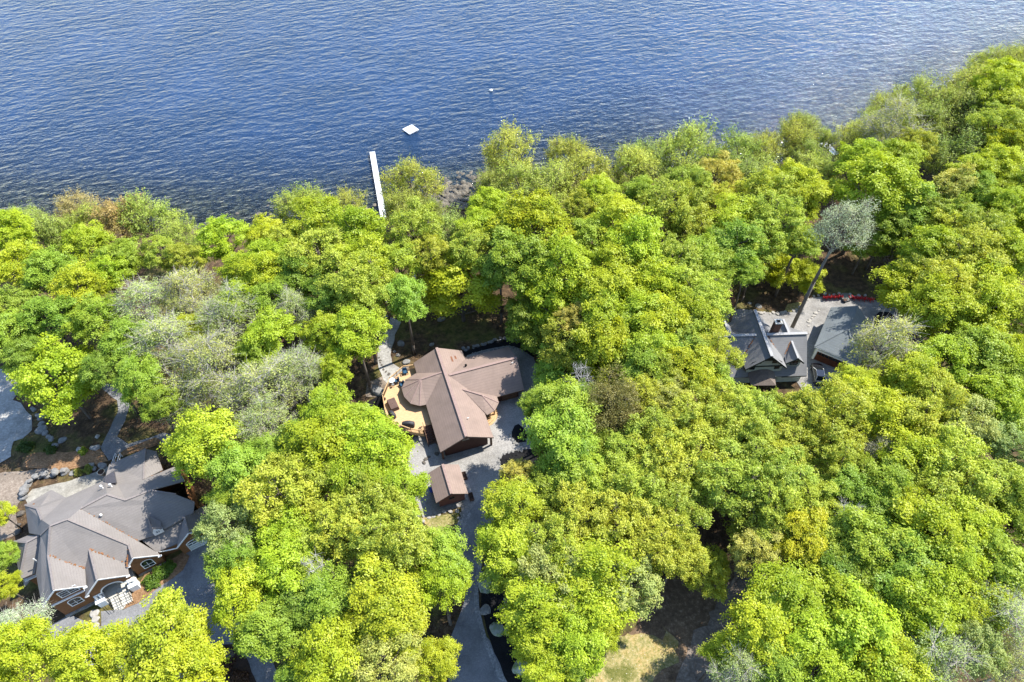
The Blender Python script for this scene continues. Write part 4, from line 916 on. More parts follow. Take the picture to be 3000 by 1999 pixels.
# ------------------------------------------------------------------ boulders on land
for u, v, lab, r, mat, flat, asp, hz in (
    (1423, 1789, 'pale rounded boulder on black mulch beside the driveway, farther up', 1.15, 'stone', .6, .95, .7),
    (1456, 1845, 'large flat-topped grey boulder on black mulch by the driveway bend', 1.55, 'stone_moss', .6, .95, .7),
    (1489, 1848, 'mossy boulder half under branches, right of the flat-topped one', 1.2, 'stone_moss', 0, .7, .9),
    (1528, 1955, 'tall mossy boulder in the mulch near the utility pole', 1.75, 'stone_moss', 0, .8, 1.0),
    (1427, 1715, 'long dark mossy rock slab at the top of the mulch bed by the driveway', 1.7, 'stone_moss', .5, 1.3, .5),
    (1413, 1682, 'small grey rock on the driveway edge above the mossy slab', .5, 'stone', 0, 1, .7),
    (1424, 1654, 'small pale rock under the bright tree at the driveway edge', .4, 'stone_pale', 0, 1, .7),
    (1108, 1148, 'huge smooth grey boulder beside the left end of the deck', 2.0, 'stone', .5, .62, .8),
    (1128, 1214, 'dark mossy boulder below the deck rail on the left', 1.6, 'stone_moss', 0, .9, .8),
    (1190, 1062, 'grey boulder by the deck corner nearest the stone path', 1.0, 'stone', .5, 1.1, .7),
    (1166, 1042, 'pale rock on the path edge, upper of the two by the deck corner', .6, 'stone', 0, 1, .7),
    (1156, 1031, 'small rock on the path edge, lower of the two by the deck corner', .45, 'stone', 0, 1, .7),
    (1174, 1008, 'flat grey boulder on the slope right of the stone path', .95, 'stone', .4, 1.2, .6),
    (1294, 937, 'pale boulder under the trees on the slope above the brown house', .85, 'stone', 0, 1.3, .65),
    (1129, 930, 'pale boulder in shade left of the stone path', .8, 'stone', 0, 1.2, .65),
    (1126, 968, 'long grey rock left of the stone path, lower down', .95, 'stone', .4, 1.4, .5),
    (1265, 1010, 'grey rock on the slope just left of the brown roof peak', .6, 'stone', 0, 1.2, .6),
    (1238, 1405, 'grey boulder in the pale heap behind the shed, largest of the heap', .55, 'stone_pale', 0, 1, .8),
    (1229, 1412, 'pale boulder on the left of the heap behind the shed', .45, 'stone_pale', 0, 1, .8),
    (1236, 1395, 'small pale rock at the back of the heap behind the shed', .38, 'stone_pale', 0, 1, .8),
    (1213, 1522, 'grey boulder below the shed terrace, left of the pair', .75, 'stone', 0, 1, .8),
    (1225, 1512, 'grey boulder below the shed terrace, right of the pair', .7, 'stone', 0, 1, .8),
    (277, 1797, 'square tan block by the porch steps, nearest the house', .85, 'stone_pale', .5, 1, .7),
    (281, 1815, 'square tan block by the porch steps, middle of three', .8, 'stone_pale', .5, 1, .7),
    (283, 1832, 'square tan block by the porch steps, farthest from the house', .6, 'stone_pale', .5, 1, .7),
    (655, 1964, 'greenish flat boulder in the brown bed at the lower left drive', .8, 'stone_moss', .4, 1, .6),
    (668, 1925, 'dark boulder in the brown bed at the lower left drive', 1.3, 'stone_wet', 0, 1, .6),
    (122, 1261, 'large grey boulder beside the gravel clearing at the left edge', 1.4, 'stone', .5, 1.1, .6),
    (183, 1290, 'flat grey rock on the bank above the grey house', .9, 'stone', .4, 1.2, .5),
    (286, 1280, 'pale rock on the bank beside the path to the grey house', .6, 'stone_pale', 0, 1, .7),
    (2296, 1652, 'pale boulder beside the shaded track, upper of the lower pair', .5, 'stone', 0, 1, .8),
    (2277, 1670, 'pale boulder beside the shaded track, lowest of all', .65, 'stone', 0, 1, .8),
    (2271, 1697, 'grey boulder at the foot of the bright tree beside the track', .7, 'stone', 0, 1, .8),
    (2222, 898, 'flat pale boulder in the woods behind the stucco house', .9, 'stone', .4, 1.3, .5),
    (2196, 889, 'small pale boulder in the woods behind the stucco house', .5, 'stone', 0, 1.2, .6)):
    boulder(u, v, r, lab, mat, .2, flat=flat, asp=asp, hz=hz)

STONE = {}
def stone_proto(mat):
    if mat not in STONE:
        STONE[mat] = []
        for k in range(6):
            m_ = MB(); m_.blob((0, 0, 0), 1.15, 1, .75, k * 11 + 5, 2, .2, .5, 0); me = bpy.data.meshes.new('stone'); me.from_pydata(m_.v, [], m_.f); me.materials.append(MAT[mat]); STONE[mat].append(me)
    return STONE[mat]
def stone_row(pts, r, label, mat='stone_pale', gap=1.15, rows=1, name='edging_stone'):
    """single stones set in a row; they look alike, so they share the label of their row"""
    W_ = [Vector(gnd(u, v)[:2]) for u, v in pts]; rg = random.Random(int(pts[0][0]))
    for a, b_ in zip(W_, W_[1:]):
        L = (b_ - a).length; k = max(1, int(L / (r * 2 * gap)))
        for j in range(k):
            for q in range(rows):
                p = a + (b_ - a) * ((j + rg.uniform(.2, .8)) / k); rr = r * rg.uniform(.65, 1.25)
                x, y = p.x + rg.gauss(0, r * .4), p.y + rg.gauss(0, r * .4)
                o = bpy.data.objects.new(name, stone_proto(mat)[rg.randrange(6)]); COL.objects.link(o)
                o.location = (x, y, ground_z(x, y) + q * r * 1.0 + rr * .25); o.scale = (rr, rr * rg.uniform(.8, 1.1), rr * rg.uniform(.8, 1.1)); o.rotation_euler = (0, 0, rg.random() * 6)
                tag(o, label, 'stone', 'stones: ' + label)
stone_row(c5([(20, 250), (100, 225), (230, 175), (310, 150), (420, 140)]), .3, 'pale stone in the row edging the dry lawn below the shed')
stone_row(c5([(425, 145), (430, 175), (400, 225), (370, 280)]), .28, 'grey stone in the row between dry lawn and driveway below the shed', 'stone')
stone_row(c1([(690, 990), (780, 962), (880, 935), (960, 915)]), .25, 'stone along the foot of the brown house front wall', 'stone')
stone_row(c1([(1175, 830), (1165, 870), (1200, 915), (1275, 910), (1310, 870)]), .25, 'stone in the ring round the oval mulch bed by the brown house', 'stone')
stone_row(c1([(1085, 1075), (1085, 1040), (1110, 1000), (1200, 970), (1320, 957)]), .25, 'stone edging the larger mulch bed beside the driveway', 'stone')
stone_row(c1([(800, 205), (900, 175), (1050, 128), (1180, 110), (1290, 140), (1345, 200)]), .3, 'grey stone along the outer edge of the curved mulch bed behind the brown house', 'stone', rows=2)
stone_row(c1([(860, 232), (1000, 200), (1150, 172), (1240, 196), (1340, 270)]), .22, 'small stone between mulch and gravel behind the brown house', 'stone')
stone_row(c1([(160, 250), (170, 310), (205, 360), (245, 390)]), .22, 'dark stone along the lower edge of the curved stone path', 'stone_wet')
stone_row(c1([(505, 1085), (500, 1050), (530, 1025), (580, 1010), (620, 995)]), .32, 'dark stone in the jumble at the foot of the deck stairs', 'stone_wet', rows=1)
stone_row(c2([(175, 570), (205, 470), (275, 400), (400, 372), (540, 350)]), .55, 'wall boulder in the dry stone wall round the flagstone terrace', 'stone', .9, 2, 'wall_stone')
stone_row(c2([(540, 350), (640, 330), (720, 305), (840, 285)]), .48, 'wall boulder in the lower stretch beside the grey house back corner', 'stone', .95, 1, 'wall_stone')
stone_row(c2([(560, 195), (650, 178), (730, 160), (785, 140)]), .45, 'pale wall stone on the bank above the grey house', 'stone_pale', .95, 1, 'wall_stone')
stone_row(c4([(270, 900), (340, 980), (380, 1060), (430, 1170), (540, 1290)]), .4, 'grey stone in the line stepping down beside the gravel clearing', 'stone', 1.2)
stone_row(c2([(150, 660), (150, 760), (140, 830)]), .5, 'dark stone beside the left wall of the grey house', 'stone_wet', 1.0)
stone_row(c3([(500, 445), (650, 465), (780, 468), (900, 462)]), .33, 'pale edging stone behind the stucco house', 'stone_pale', 1.1)
stone_row(c3([(950, 455), (1000, 425), (1060, 370), (1110, 315)]), .3, 'pale stone edging the patch of dry grass by the tall pale tree', 'stone_pale', 1.1)
stone_row(c3([(1140, 300), (1240, 280), (1430, 283), (1600, 290), (1750, 320)]), .32, 'pale stone edging the yard behind the red chairs', 'stone_pale', 1.3)
stone_row(c3([(1090, 600), (1105, 555), (1140, 500), (1150, 475), (1215, 432)]), .28, 'pale stone in the short line crossing the yard between house and garage', 'stone_pale', 1.1)
stone_row(c7([(1800, 330), (1850, 380), (1820, 470), (1790, 560)]), .4, 'scattered grey stone on the bank beside the shaded track', 'stone', 1.6)

# ------------------------------------------------------------------ deck furniture of the brown house
def deck_at(px, z): 
    u, v = c1([px])[0]; return at(u, v, z)
x, y = deck_at((262, 605), 6.8); tb = empty('dining_table', (x, y, ZD), h2.ang + radians(8), 'rectangular patio table under a brown fitted cover on the deck', 'table')
D = MB(); D.box(-.62, .62, -1.0, 1.0, .68, .76); D.build('covered_top', MAT['cover_brown'], tb, bevel=.03)
D = MB(); D.add([(-.6, -.97, .68), (.6, -.97, .68), (.6, .97, .68), (-.6, .97, .68), (-.7, -1.06, .12), (.7, -1.06, .12), (.7, 1.06, .12), (-.7, 1.06, .12)], [(0, 4, 5, 1), (1, 5, 6, 2), (2, 6, 7, 3), (3, 7, 4, 0)]); D.build('cover_skirt', MAT['cover_brown'], tb)
for a_, b_ in ((-.5, -.85), (.5, -.85), (-.5, .85), (.5, .85)):
    D = MB(); D.box(a_ - .04, a_ + .04, b_ - .04, b_ + .04, 0, .68); D.build('leg', MAT['dark_wood'], tb)
D = MB(); D.cyl(0, 0, .76, .84, .05); D.build('vent_cap', MAT['cover_brown'], tb)
def patio_chair(px, z, rz, label, covered=False):
    x, y = deck_at(px, z); t = empty('patio_chair', (x, y, ZD), rz, label, 'chair', 'patio chairs on the deck')
    D = MB(); D.box(-.36, .36, -.36, .36, .3, .36); D.build('seat', MAT['wicker'], t)
    D = MB(); D.box(-.32, .32, -.34, .28, .36, .5); D.build('seat_cushion', MAT['cushion_blue'], t, bevel=.04)
    D = MB(); D.obox((0, .36, .66), .7, .12, .66, 0, radians(-12)); D.build('backrest', MAT['cushion_blue'], t, bevel=.04)
    for s_ in (-.4, .4):
        D = MB(); D.box(s_ - .05, s_ + .05, -.36, .36, .55, .62); D.box(s_ - .05, s_ + .05, -.36, -.28, 0, .55); D.box(s_ - .05, s_ + .05, .28, .36, 0, .55); D.build('arm', MAT['wicker'], t)
    return t
patio_chair((357, 365), 6.45, h2.ang + radians(0), 'blue cushioned patio chair by the deck railing nearest the lake')
patio_chair((292, 432), 6.45, h2.ang - radians(85), 'blue cushioned patio chair beside the small white round table')
patio_chair((334, 462), 6.45, h2.ang - radians(70), 'blue patio chair half under the round porch roof')
x, y = deck_at((255, 428), 6.8); rt = empty('round_table', (x, y, ZD), 0, 'small white round table near the deck rail', 'table')
D = MB(); D.cyl(0, 0, .7, .76, .5, n=28); D.build('tabletop', MAT['white_paint'], rt); D = MB(); D.cyl(0, 0, .04, .7, .06); D.cyl(0, 0, 0, .04, .28); D.build('pedestal', MAT['metal_grey'], rt)
x, y = deck_at((264, 462), 6.6); hp = empty('bar_stool', (x, y, ZD), 0, 'small pale stool beside the white round table', 'stool')
D = MB(); D.cyl(0, 0, .55, .62, .22); D.build('seat', MAT['metal_grey'], hp); D = MB()
for k in range(4): a_ = pi / 4 + k * pi / 2; D.tube([(.12 * cos(a_), .12 * sin(a_), .55), (.22 * cos(a_), .22 * sin(a_), 0)], [.025, .025], 6)
D.build('leg_frame', MAT['dark_wood'], hp)
x, y = deck_at((341, 428), 6.5); pt_ = empty('side_table', (x, y, ZD), 0, 'round tan wicker side table between the blue chairs', 'table')
D = MB(); D.cyl(0, 0, .42, .48, .42, n=24); D.build('tabletop', MAT['deck'], pt_); D = MB(); D.cyl(0, 0, 0, .42, .3, .34); D.build('base', MAT['dark_wood'], pt_)
x, y = deck_at((200, 570), 6.3); pl = empty('flower_pot', (x, y, ZD), 0, 'small brown pot by the deck rail near the covered table', 'pot')
D = MB(); D.cyl(0, 0, 0, .32, .16, .22); D.build('pot', MAT['rust'], pl); D = MB(); D.cyl(0, 0, .325, .335, .2); D.build('soil', MAT['soil'], pl)
def grill(px, rz, L, label):
    x, y = deck_at(px, 6.6); t = empty('covered_grill', (x, y, ZD), rz, label, 'grill', 'covered grills on the deck')
    D = MB(); vs = []; fs = []
    for i, xx in enumerate((-L / 2, -L / 2 + .1, -.25, .25, L / 2 - .1, L / 2)):
        top = .9 if i in (0, 5) else (.98 if i in (1, 4) else 1.22); w_ = .26 if i in (0, 5) else .33
        vs += [(xx, -w_, .15), (xx, -w_ * .95, top - .12), (xx, -w_ * .5, top), (xx, w_ * .5, top), (xx, w_ * .95, top - .12), (xx, w_, .15)]
    for i in range(5):
        for j in range(5): a_ = i * 6 + j; fs.append((a_, a_ + 6, a_ + 7, a_ + 1))
    fs += [(0, 1, 2, 3, 4, 5), tuple(range(35, 29, -1))]; D.add(vs, fs); D.build('grill_cover', MAT['cover_black'], t, True)
    D = MB()
    for a_, b_ in ((-L / 2 + .12, -.22), (L / 2 - .12, -.22), (-L / 2 + .12, .22), (L / 2 - .12, .22)): D.cyl(a_, b_, 0, .2, .04, n=8)
    D.build('leg_frame', MAT['black_metal'], t)
grill((258, 692), h2.ang + radians(-62), 1.3, 'black covered grill at the rail corner left of the deck')
grill((382, 766), h2.ang + radians(-18), 1.9, 'long black covered grill along the front deck rail')

# teal thing glimpsed between the trees
x, y, z = gnd(955, 862); kb = empty('kayak', (x, y, z), radians(70), 'bright teal kayak glimpsed on the ground between trees', 'kayak')
D = MB(); vs = []; fs = []
for xx, w_, h_ in ((-1.8, .03, .3), (-1.2, .25, .33), (0, .36, .36), (1.2, .25, .33), (1.8, .03, .3)): vs += [(xx, -w_, h_), (xx, -w_ * .6, .04), (xx, w_ * .6, .04), (xx, w_, h_), (xx, 0, h_ + w_ * .25)]
for i in range(4):
    for j in range(5): a_ = i * 5 + j; b_ = i * 5 + (j + 1) % 5; fs.append((a_, a_ + 5, b_ + 5, b_))
D.add(vs, fs); D.build('hull', MAT['teal_plastic'], kb, True); D = MB(); D.tube([(-.4, 0, .41), (.4, 0, .41)], [.2, .2], 8); D.build('cockpit', MAT['rubber'], kb)

# ------------------------------------------------------------------ red Adirondack chairs and fire pit
def adirondack_mesh():
    D = MB()
    D.add([(-.3, -.36, .36), (.3, -.36, .36), (.3, .22, .24), (-.3, .22, .24), (-.3, -.36, .4), (.3, -.36, .4), (.3, .22, .28), (-.3, .22, .28)], [(0, 3, 2, 1), (4, 5, 6, 7), (0, 1, 5, 4), (1, 2, 6, 5), (2, 3, 7, 6), (3, 0, 4, 7)])
    for k in range(5):
        x = -.24 + k * .12; D.obox((x, .42, .66 + .04 * (2 - abs(k - 2))), .105, .03, .95 + .08 * (2 - abs(k - 2)), 0, radians(-24))
    for s_ in (-.38, .38):
        D.box(s_ - .08, s_ + .08, -.42, .42, .56, .6); D.box(s_ - .04, s_ + .04, -.38, -.28, 0, .56); D.bar((s_, -.3, .35), (s_, .62, .03), .04, .1)
        D.box(s_ - .03, s_ + .03, .2, .28, .2, .56)
    me = bpy.data.meshes.new('adirondack_chair'); me.from_pydata(D.v, [], D.f); me.materials.append(MAT['red_plastic']); return me
am = adirondack_mesh()
nm = ['first', 'second', 'third', 'fourth', 'fifth']
for side, pts, lab in (('l', [(1262, 322), (1300, 318), (1340, 316), (1378, 314), (1415, 312)], 'red slatted garden chair, {} from the left in the left row by the fire pit'),
                       ('r', [(1512, 320), (1560, 325), (1606, 328), (1655, 334), (1712, 342)], 'red slatted garden chair, {} from the left in the right row by the fire pit')):
    for i, p in enumerate(pts):
        u, v = c3([p])[0]; x, y, z = gnd(u, v); o = bpy.data.objects.new('adirondack_chair', am); COL.objects.link(o)
        o.location = (x, y, z + .07); o.rotation_euler = (0, 0, radians((165 if side == 'l' else 195) + random.uniform(-6, 6)))
        o.scale = (.86, .86, .86); tag(o, lab.format(nm[i]), 'chair', 'red chairs in a row facing the lake')
u, v = c3([(1466, 318)])[0]; x, y, z = gnd(u, v); fp = empty('fire_pit', (x, y, z + .05), 0, 'round stone fire pit between the two rows of red chairs', 'fire pit')
D = MB()
for k in range(14):
    for q in range(2): a_ = 2 * pi * (k + q * .5) / 14; D.blob((.85 * cos(a_), .85 * sin(a_), .14 + q * .22), .24, .2, .14, k + q * 20, 1, .15, .4, a_ + pi / 2)
D.build('stone_ring', MAT['stone'], fp); D = MB(); D.cyl(0, 0, .02, .42, .66, n=18); D.build('cover', simple('pit_cover', (.2, .21, .18), None, 3), fp)
u, v = c3([(1455, 352)])[0]; x, y, z = gnd(u, v); lg = empty('log_basket', (x, y, z + .05), .3, 'dark firewood basket in front of the stone fire pit', 'basket')
D = MB(); D.cyl(0, 0, 0, .45, .36, .42, 12); D.build('basket', MAT['wicker'], lg); D = MB()
for k in range(4): D.tube([(-.3, -.2 + k * .13, .48), (.3, -.2 + k * .13, .5)], [.07, .07], 7)
D.build('firewood', MAT['dark_wood'], lg)

# ------------------------------------------------------------------ car by the stucco house
u, v = c3([(1188, 1085)])[0]; x, y, z = gnd(u, v)
car = empty('parked_car', (x, y, z + .06), radians(82), 'shiny black car parked between the stucco house and its garage', 'car')
prof = [(-2.25, .45, .8), (-2.2, .8, .86), (-1.9, .95, .9), (-1.35, 1.02, .9), (.75, 1.0, .9), (1.6, .92, .88), (2.15, .75, .8), (2.28, .5, .7)]
D = MB(); vs = []; fs = []
for xx, h_, w_ in prof: vs += [(xx, -w_, .25), (xx, -w_, h_ - .2), (xx, -w_ * .9, h_), (xx, w_ * .9, h_), (xx, w_, h_ - .2), (xx, w_, .25)]
for i in range(len(prof) - 1):
    for j in range(6): a_ = i * 6 + j; b_ = i * 6 + (j + 1) % 6; fs.append((a_, b_, b_ + 6, a_ + 6))
fs += [(5, 4, 3, 2, 1, 0), tuple(range(42, 48))]; D.add(vs, fs); D.build('body', MAT['car_paint'], car, False, .03)
D = MB(); D.add([(-1.75, -.78, .98), (.95, -.78, .98), (.95, .78, .98), (-1.75, .78, .98), (-1.2, -.6, 1.48), (.15, -.6, 1.48), (.15, .6, 1.48), (-1.2, .6, 1.48)], [(0, 1, 5, 4), (1, 2, 6, 5), (2, 3, 7, 6), (3, 0, 4, 7)]); D.build('window', MAT['glass'], car)
D = MB(); D.box(-1.22, .17, -.61, .61, 1.46, 1.51); D.build('roof', MAT['car_paint'], car, bevel=.02)
D = MB()
for s_ in (-1, 1): D.bar((-1.75, s_ * .79, 1.0), (-1.2, s_ * .62, 1.5), .05, .05); D.bar((-1.2, s_ * .62, 1.52), (.15, s_ * .62, 1.52), .04, .03); D.bar((.15, s_ * .62, 1.5), (.95, s_ * .79, 1.0), .05, .05)
D.build('trim', MAT['white_paint'], car)  # white stripes are reflections on the dark paint, put in as white bars
for xx in (-1.4, 1.4):
    for s_ in (-.82, .82):
        D = MB(); D.tube([(xx, s_ - .1, .33), (xx, s_ + .1, .33)], [.33, .33], 18); w_ = D.build('wheel', MAT['rubber'], car); D = MB(); D.tube([(xx, s_ - .11, .33), (xx, s_ + .11, .33)], [.2, .2], 14); D.build('rim', MAT['metal_grey'], w_)
for s_ in (-.6, .6):
    D = MB(); D.obox((2.2, s_, .62), .12, .34, .14); D.build('headlight', MAT['metal_grey'], car)

# rusty little outbuilding behind the stucco house
u, v = c3([(285, 400)])[0]; x, y, z = gnd(u, v)
hs = House('rusty_hut', x, y, -12, z, 'small rusty-brown gabled hut at the edge of the woods', 'hut')
R = MB(); R.slab([(-1.6, -1.5, z + 1.9), (-.3, -1.5, z + 2.8), (-.3, 1.5, z + 2.8), (-1.6, 1.5, z + 1.9)], .08); R.slab([(-.3, -1.5, z + 2.8), (1.3, -1.5, z + 1.7), (1.3, 1.5, z + 1.7), (-.3, 1.5, z + 2.8)], .08); hs.part(R, 'roof', 'rust')
W = MB(); hs.wall(W, (-1.3, -1.2), (1.0, -1.2), z - .5, [(0, z + 1.95), (.43, z + 2.65), (1, z + 1.8)], .12); hs.wall(W, (1.0, -1.08), (1.0, 1.2), z - .5, [(0, z + 1.85), (1, z + 1.85)], .12); hs.wall(W, (1.0, 1.2), (-1.3, 1.2), z - .5, [(0, z + 1.8), (.5, z + 2.6), (1, z + 1.9)], .12); hs.wall(W, (-1.3, 1.08), (-1.3, -1.08), z - .5, [(0, z + 1.95), (1, z + 1.95)], .12)
hs.part(W, 'wall', 'dark_wood')

# ------------------------------------------------------------------ utility pole and the cut stump
x, y, z = gnd(1566, 2060)
def zat(u, v, x, y):
    best = min(((hypot(at(u, v, k * .1)[0] - x, at(u, v, k * .1)[1] - y), k * .1) for k in range(30, 220)), key=lambda q: q[0]); return best[1]
pz = 12.5; x, y = at(1580, 1972, pz); z = ground_z(x, y)
up = empty('utility_pole', (x, y, z), .2, 'wooden utility pole with a white transformer at the bottom edge', 'utility pole')
D = MB(); D.cyl(0, 0, -.2, pz - z, .19, .13, 12); D.build('pole', MAT['pole_wood'], up, True)
D = MB(); D.cyl(.48, .02, pz - z - 1.5, pz - z - .55, .27, n=18); D.cyl(.48, .02, pz - z - .55, pz - z - .45, .27, .2, 18); tf = D.build('transformer', MAT['white_paint'], up, True)
D = MB(); D.cyl(.4, .05, pz - z - .45, pz - z - .2, .05); D.cyl(.58, -.05, pz - z - .45, pz - z - .2, .05); D.build('bushing', MAT['white_paint'], tf)
D = MB(); D.bar((0, 0, pz - z - .8), (.4, .02, pz - z - .8), .1, .1); D.bar((-.15, 0, pz - z - .1), (.6, 0, pz - z - .25), .05, .05); D.build('bracket', MAT['metal_grey'], up)
x, y = at(1478, 1806, 5.0); z = ground_z(x, y)
sp_ = empty('tree_snag', (x, y, z), 0, 'bare pale tree snag with a cut flat top in the mulch bed', 'snag')
D = MB(); D.tube([(0, 0, -.2), (.05, .05, 1.2), (.12, .1, 2.4), (.2, .1, 3.4)], [.26, .22, .2, .22], 10); D.build('trunk', MAT['bark_grey'], sp_, True)
D = MB()
for a_, L in ((.4, 1.3), (1.9, 1.0), (3.6, 1.2), (5.2, .8)): D.tube([(.2, .1, 3.1), (.2 + L * .6 * cos(a_), .1 + L * .6 * sin(a_), 3.5), (.2 + L * cos(a_), .1 + L * sin(a_), 3.7)], [.06, .04, .015], 6)
D.build('branch', MAT['bark_grey'], sp_)

# urn and rail by the grey house back
x, y = h1.world(6.42, 20.09); z = ground_z(x, y); ur = empty('stone_urn', (x, y, z), 0, 'round pale stone urn on the wall behind the grey house', 'urn')
D = MB(); D.tube([(0, 0, 0), (0, 0, .15), (0, 0, .5), (0, 0, .9), (0, 0, 1.0)], [.3, .2, .42, .5, .55], 18); D.build('bowl', MAT['cream'], ur, True); D = MB(); D.cyl(0, 0, .98, 1.01, .45); D.build('soil', MAT['soil'], ur)
x, y = h1.world(8.6, 21.2); z = ground_z(x, y); rl = empty('path_railing', (x, y, z), h1.ang + 1.1, 'short white railing where the path meets the grey house', 'railing')
D = MB()
for yy in (-.35, .35):
    D.bar((-1.1, yy, .95), (1.1, yy, .95), .06, .06); D.bar((-1.1, yy, .5), (1.1, yy, .5), .05, .05)
    for xx in (-1.1, 0, 1.1): D.box(xx - .05, xx + .05, yy - .05, yy + .05, -.2, 1.0)
D.build('rail', MAT['white_paint'], rl)
# ------------------------------------------------------------------ tree prototypes: height 20, crown width 10, standing on the origin
def leaf_mesh(name, P, N, S, tint, rng):
    """one rhombic leaf spray per point"""
    n = len(P)
    N = N / np.linalg.norm(N, axis=1, keepdims=True)
    r = rng.normal(size=(n, 3)); Tn = np.cross(N, r); Tn /= np.linalg.norm(Tn, axis=1, keepdims=True) + 1e-9
    B = np.cross(N, Tn); S = S[:, None]
    fold = N * S * 0.22
    v = np.stack([P - Tn * S, P - B * S * .62 + fold, P + Tn * S, P + B * S * .62 + fold], 1).reshape(-1, 3).astype(np.float32)
    me = bpy.data.meshes.new(name); me.vertices.add(n * 4); me.vertices.foreach_set('co', v.ravel())
    me.loops.add(n * 4); me.loops.foreach_set('vertex_index', np.arange(n * 4, dtype=np.int32))
    me.polygons.add(n); me.polygons.foreach_set('loop_start', np.arange(0, n * 4, 4, dtype=np.int32))
    me.polygons.foreach_set('loop_total', np.full(n, 4, np.int32)); me.update(calc_edges=True)
    a = me.attributes.new('tint', 'FLOAT', 'FACE'); a.data.foreach_set('value', tint.astype(np.float32))
    me.materials.append(MAT['leaf']); me.validate(); return me

def proto(kind, seed):
    rng = np.random.default_rng(seed)
    K = dict(maple=dict(hc=10.5, nl=20, cl=25, lv=42, sz=.155, s=(.37, .37, .11), lr=(.20, .42), tw=4),
             oak=dict(hc=10, nl=24, cl=21, lv=38, sz=.135, s=(.26, .26, .15), lr=(.19, .37), tw=6),
             aspen=dict(hc=12, nl=17, cl=42, lv=11, sz=.115, s=(.34, .34, .26), lr=(.26, .46), tw=16),
             shore=dict(hc=12, nl=16, cl=44, lv=20, sz=.12, s=(.24, .24, .5), lr=(.28, .48), tw=12),
             fine=dict(hc=10, nl=16, cl=60, lv=22, sz=.095, s=(.3, .3, .22), lr=(.34, .46), tw=6),
             dead=dict(hc=10, nl=11, cl=9, lv=0, sz=.1, s=(.3, .3, .3), lr=(.32, .45), tw=9))[kind]
    R = 5.0; hc = K['hc']; zc = 20 - hc * .52
    T = MB(); bend = rng.normal(size=2) * .5
    top = 20 - hc * .28
    tp = [(0, 0, -.3), (bend[0] * .2, bend[1] * .2, (20 - hc) * .6), (bend[0] * .6, bend[1] * .6, 20 - hc * .8), (bend[0], bend[1], top)]
    T.tube(tp, [.36, .28, .22, .08], 7)
    P, N, S, C_ = [], [], [], []
    nl = K['nl']; ph = rng.random() * 6.28
    lobes = []
    for i in range(nl):
        f = (i + .5) / nl
        z = 1 - 1.45 * f                                  # top to a little under the middle
        a = ph + i * 2.39996 + rng.normal() * .25
        rr = sqrt(max(0, 1 - z * z)) * rng.uniform(.5, 1.0) * (0.86 if z < -.25 else 1)
        if i == 0: rr = .12
        c = np.array([R * rr * cos(a) + bend[0], R * rr * sin(a) + bend[1], zc + z * hc * .5 * rng.uniform(.5, .95)])
        r = R * rng.uniform(*K['lr']); lobes.append((c, r))
    for c, r in lobes:
        zb = max(20 - hc * 1.02, c[2] - r - hypot(c[0], c[1]) * rng.uniform(.5, 1.0)); t0 = min(1, max(0, (zb - 0) / top))
        zb = min(zb, top - .3)
        sx = bend[0] * min(1, zb / top); sy = bend[1] * min(1, zb / top)
        mid = ((sx + c[0]) / 2 + rng.normal() * .3, (sy + c[1]) / 2 + rng.normal() * .3, zb + (c[2] - zb) * .42)
        T.tube([(sx, sy, zb), mid, tuple(c)], [.15, .1, .05], 5, False)
        lt = rng.normal() * .16
        for k in range(K['cl']):
            d = rng.normal(size=3); d /= np.linalg.norm(d); d[2] = d[2] * .8 + .22; d /= np.linalg.norm(d)
            q = c + d * r * np.array([1, 1, .82]) * (rng.random() ** .35) * (rng.uniform(.9, 1.15) if rng.random() > .14 else rng.uniform(1.15, 1.55))
            if k < K['tw']:
                m_ = (c + q) / 2 + rng.normal(size=3) * .15; e_ = q + d * rng.uniform(.0, .5)
                T.tube([tuple(c), tuple(m_), tuple(e_)], [.045, .03, .012], 4, False)
                if kind in ('aspen', 'dead', 'shore'):
                    for _ in range(3):
                        e2 = e_ + (d + rng.normal(size=3) * .7) * rng.uniform(.4, .9); T.tube([tuple(m_), tuple((m_ + e2) / 2 + rng.normal(size=3) * .08), tuple(e2)], [.022, .016, .008], 3, False)
            n_ = K['lv']
            if not n_: continue
            n_ = max(4, int(n_ * rng.uniform(.6, 1.4)))
            off = rng.normal(size=(n_, 3)) * np.array(K['s'])
            if kind == 'shore':                            # upright feathery sprays
                ax = d * .6 + np.array([0, 0, .8]); ax /= np.linalg.norm(ax); t_ = rng.normal(size=(n_, 1)) * .5
                off = off * np.array([.8, .8, .3]) + ax * t_
            else:                                           # sprays droop outward
                off[:, 2] -= .22 * (off[:, 0] * d[0] + off[:, 1] * d[1])
            P.append(q + off)
            up = np.array([0, 0, .75]) + d * .45
            N.append(up + rng.normal(size=3) * .3 + rng.normal(size=(n_, 3)) * (.3 if kind == 'maple' else .5))
            S.append(K['sz'] * rng.uniform(.65, 1.35, n_)); C_.append(np.clip(.5 + lt + rng.normal() * .13 + rng.normal(size=n_) * .1, 0, 1))
    tm = bpy.data.meshes.new('trunk_' + kind); tm.from_pydata(T.v, [], T.f); tm.update(); tm.polygons.foreach_set('use_smooth', [True] * len(tm.polygons))
    tm.materials.append(MAT[dict(aspen='bark_pale', dead='bark_grey').get(kind, 'bark')])
    cm = None
    if P: cm = leaf_mesh('crown_' + kind, np.concatenate(P), np.concatenate(N), np.concatenate(S), np.concatenate(C_), rng)
    return tm, cm
PROTO = {k: [proto(k, 100 * j + i) for i in range(c)] for j, (k, c) in enumerate((('maple', 5), ('oak', 4), ('aspen', 3), ('shore', 4), ('fine', 1), ('dead', 2)))}

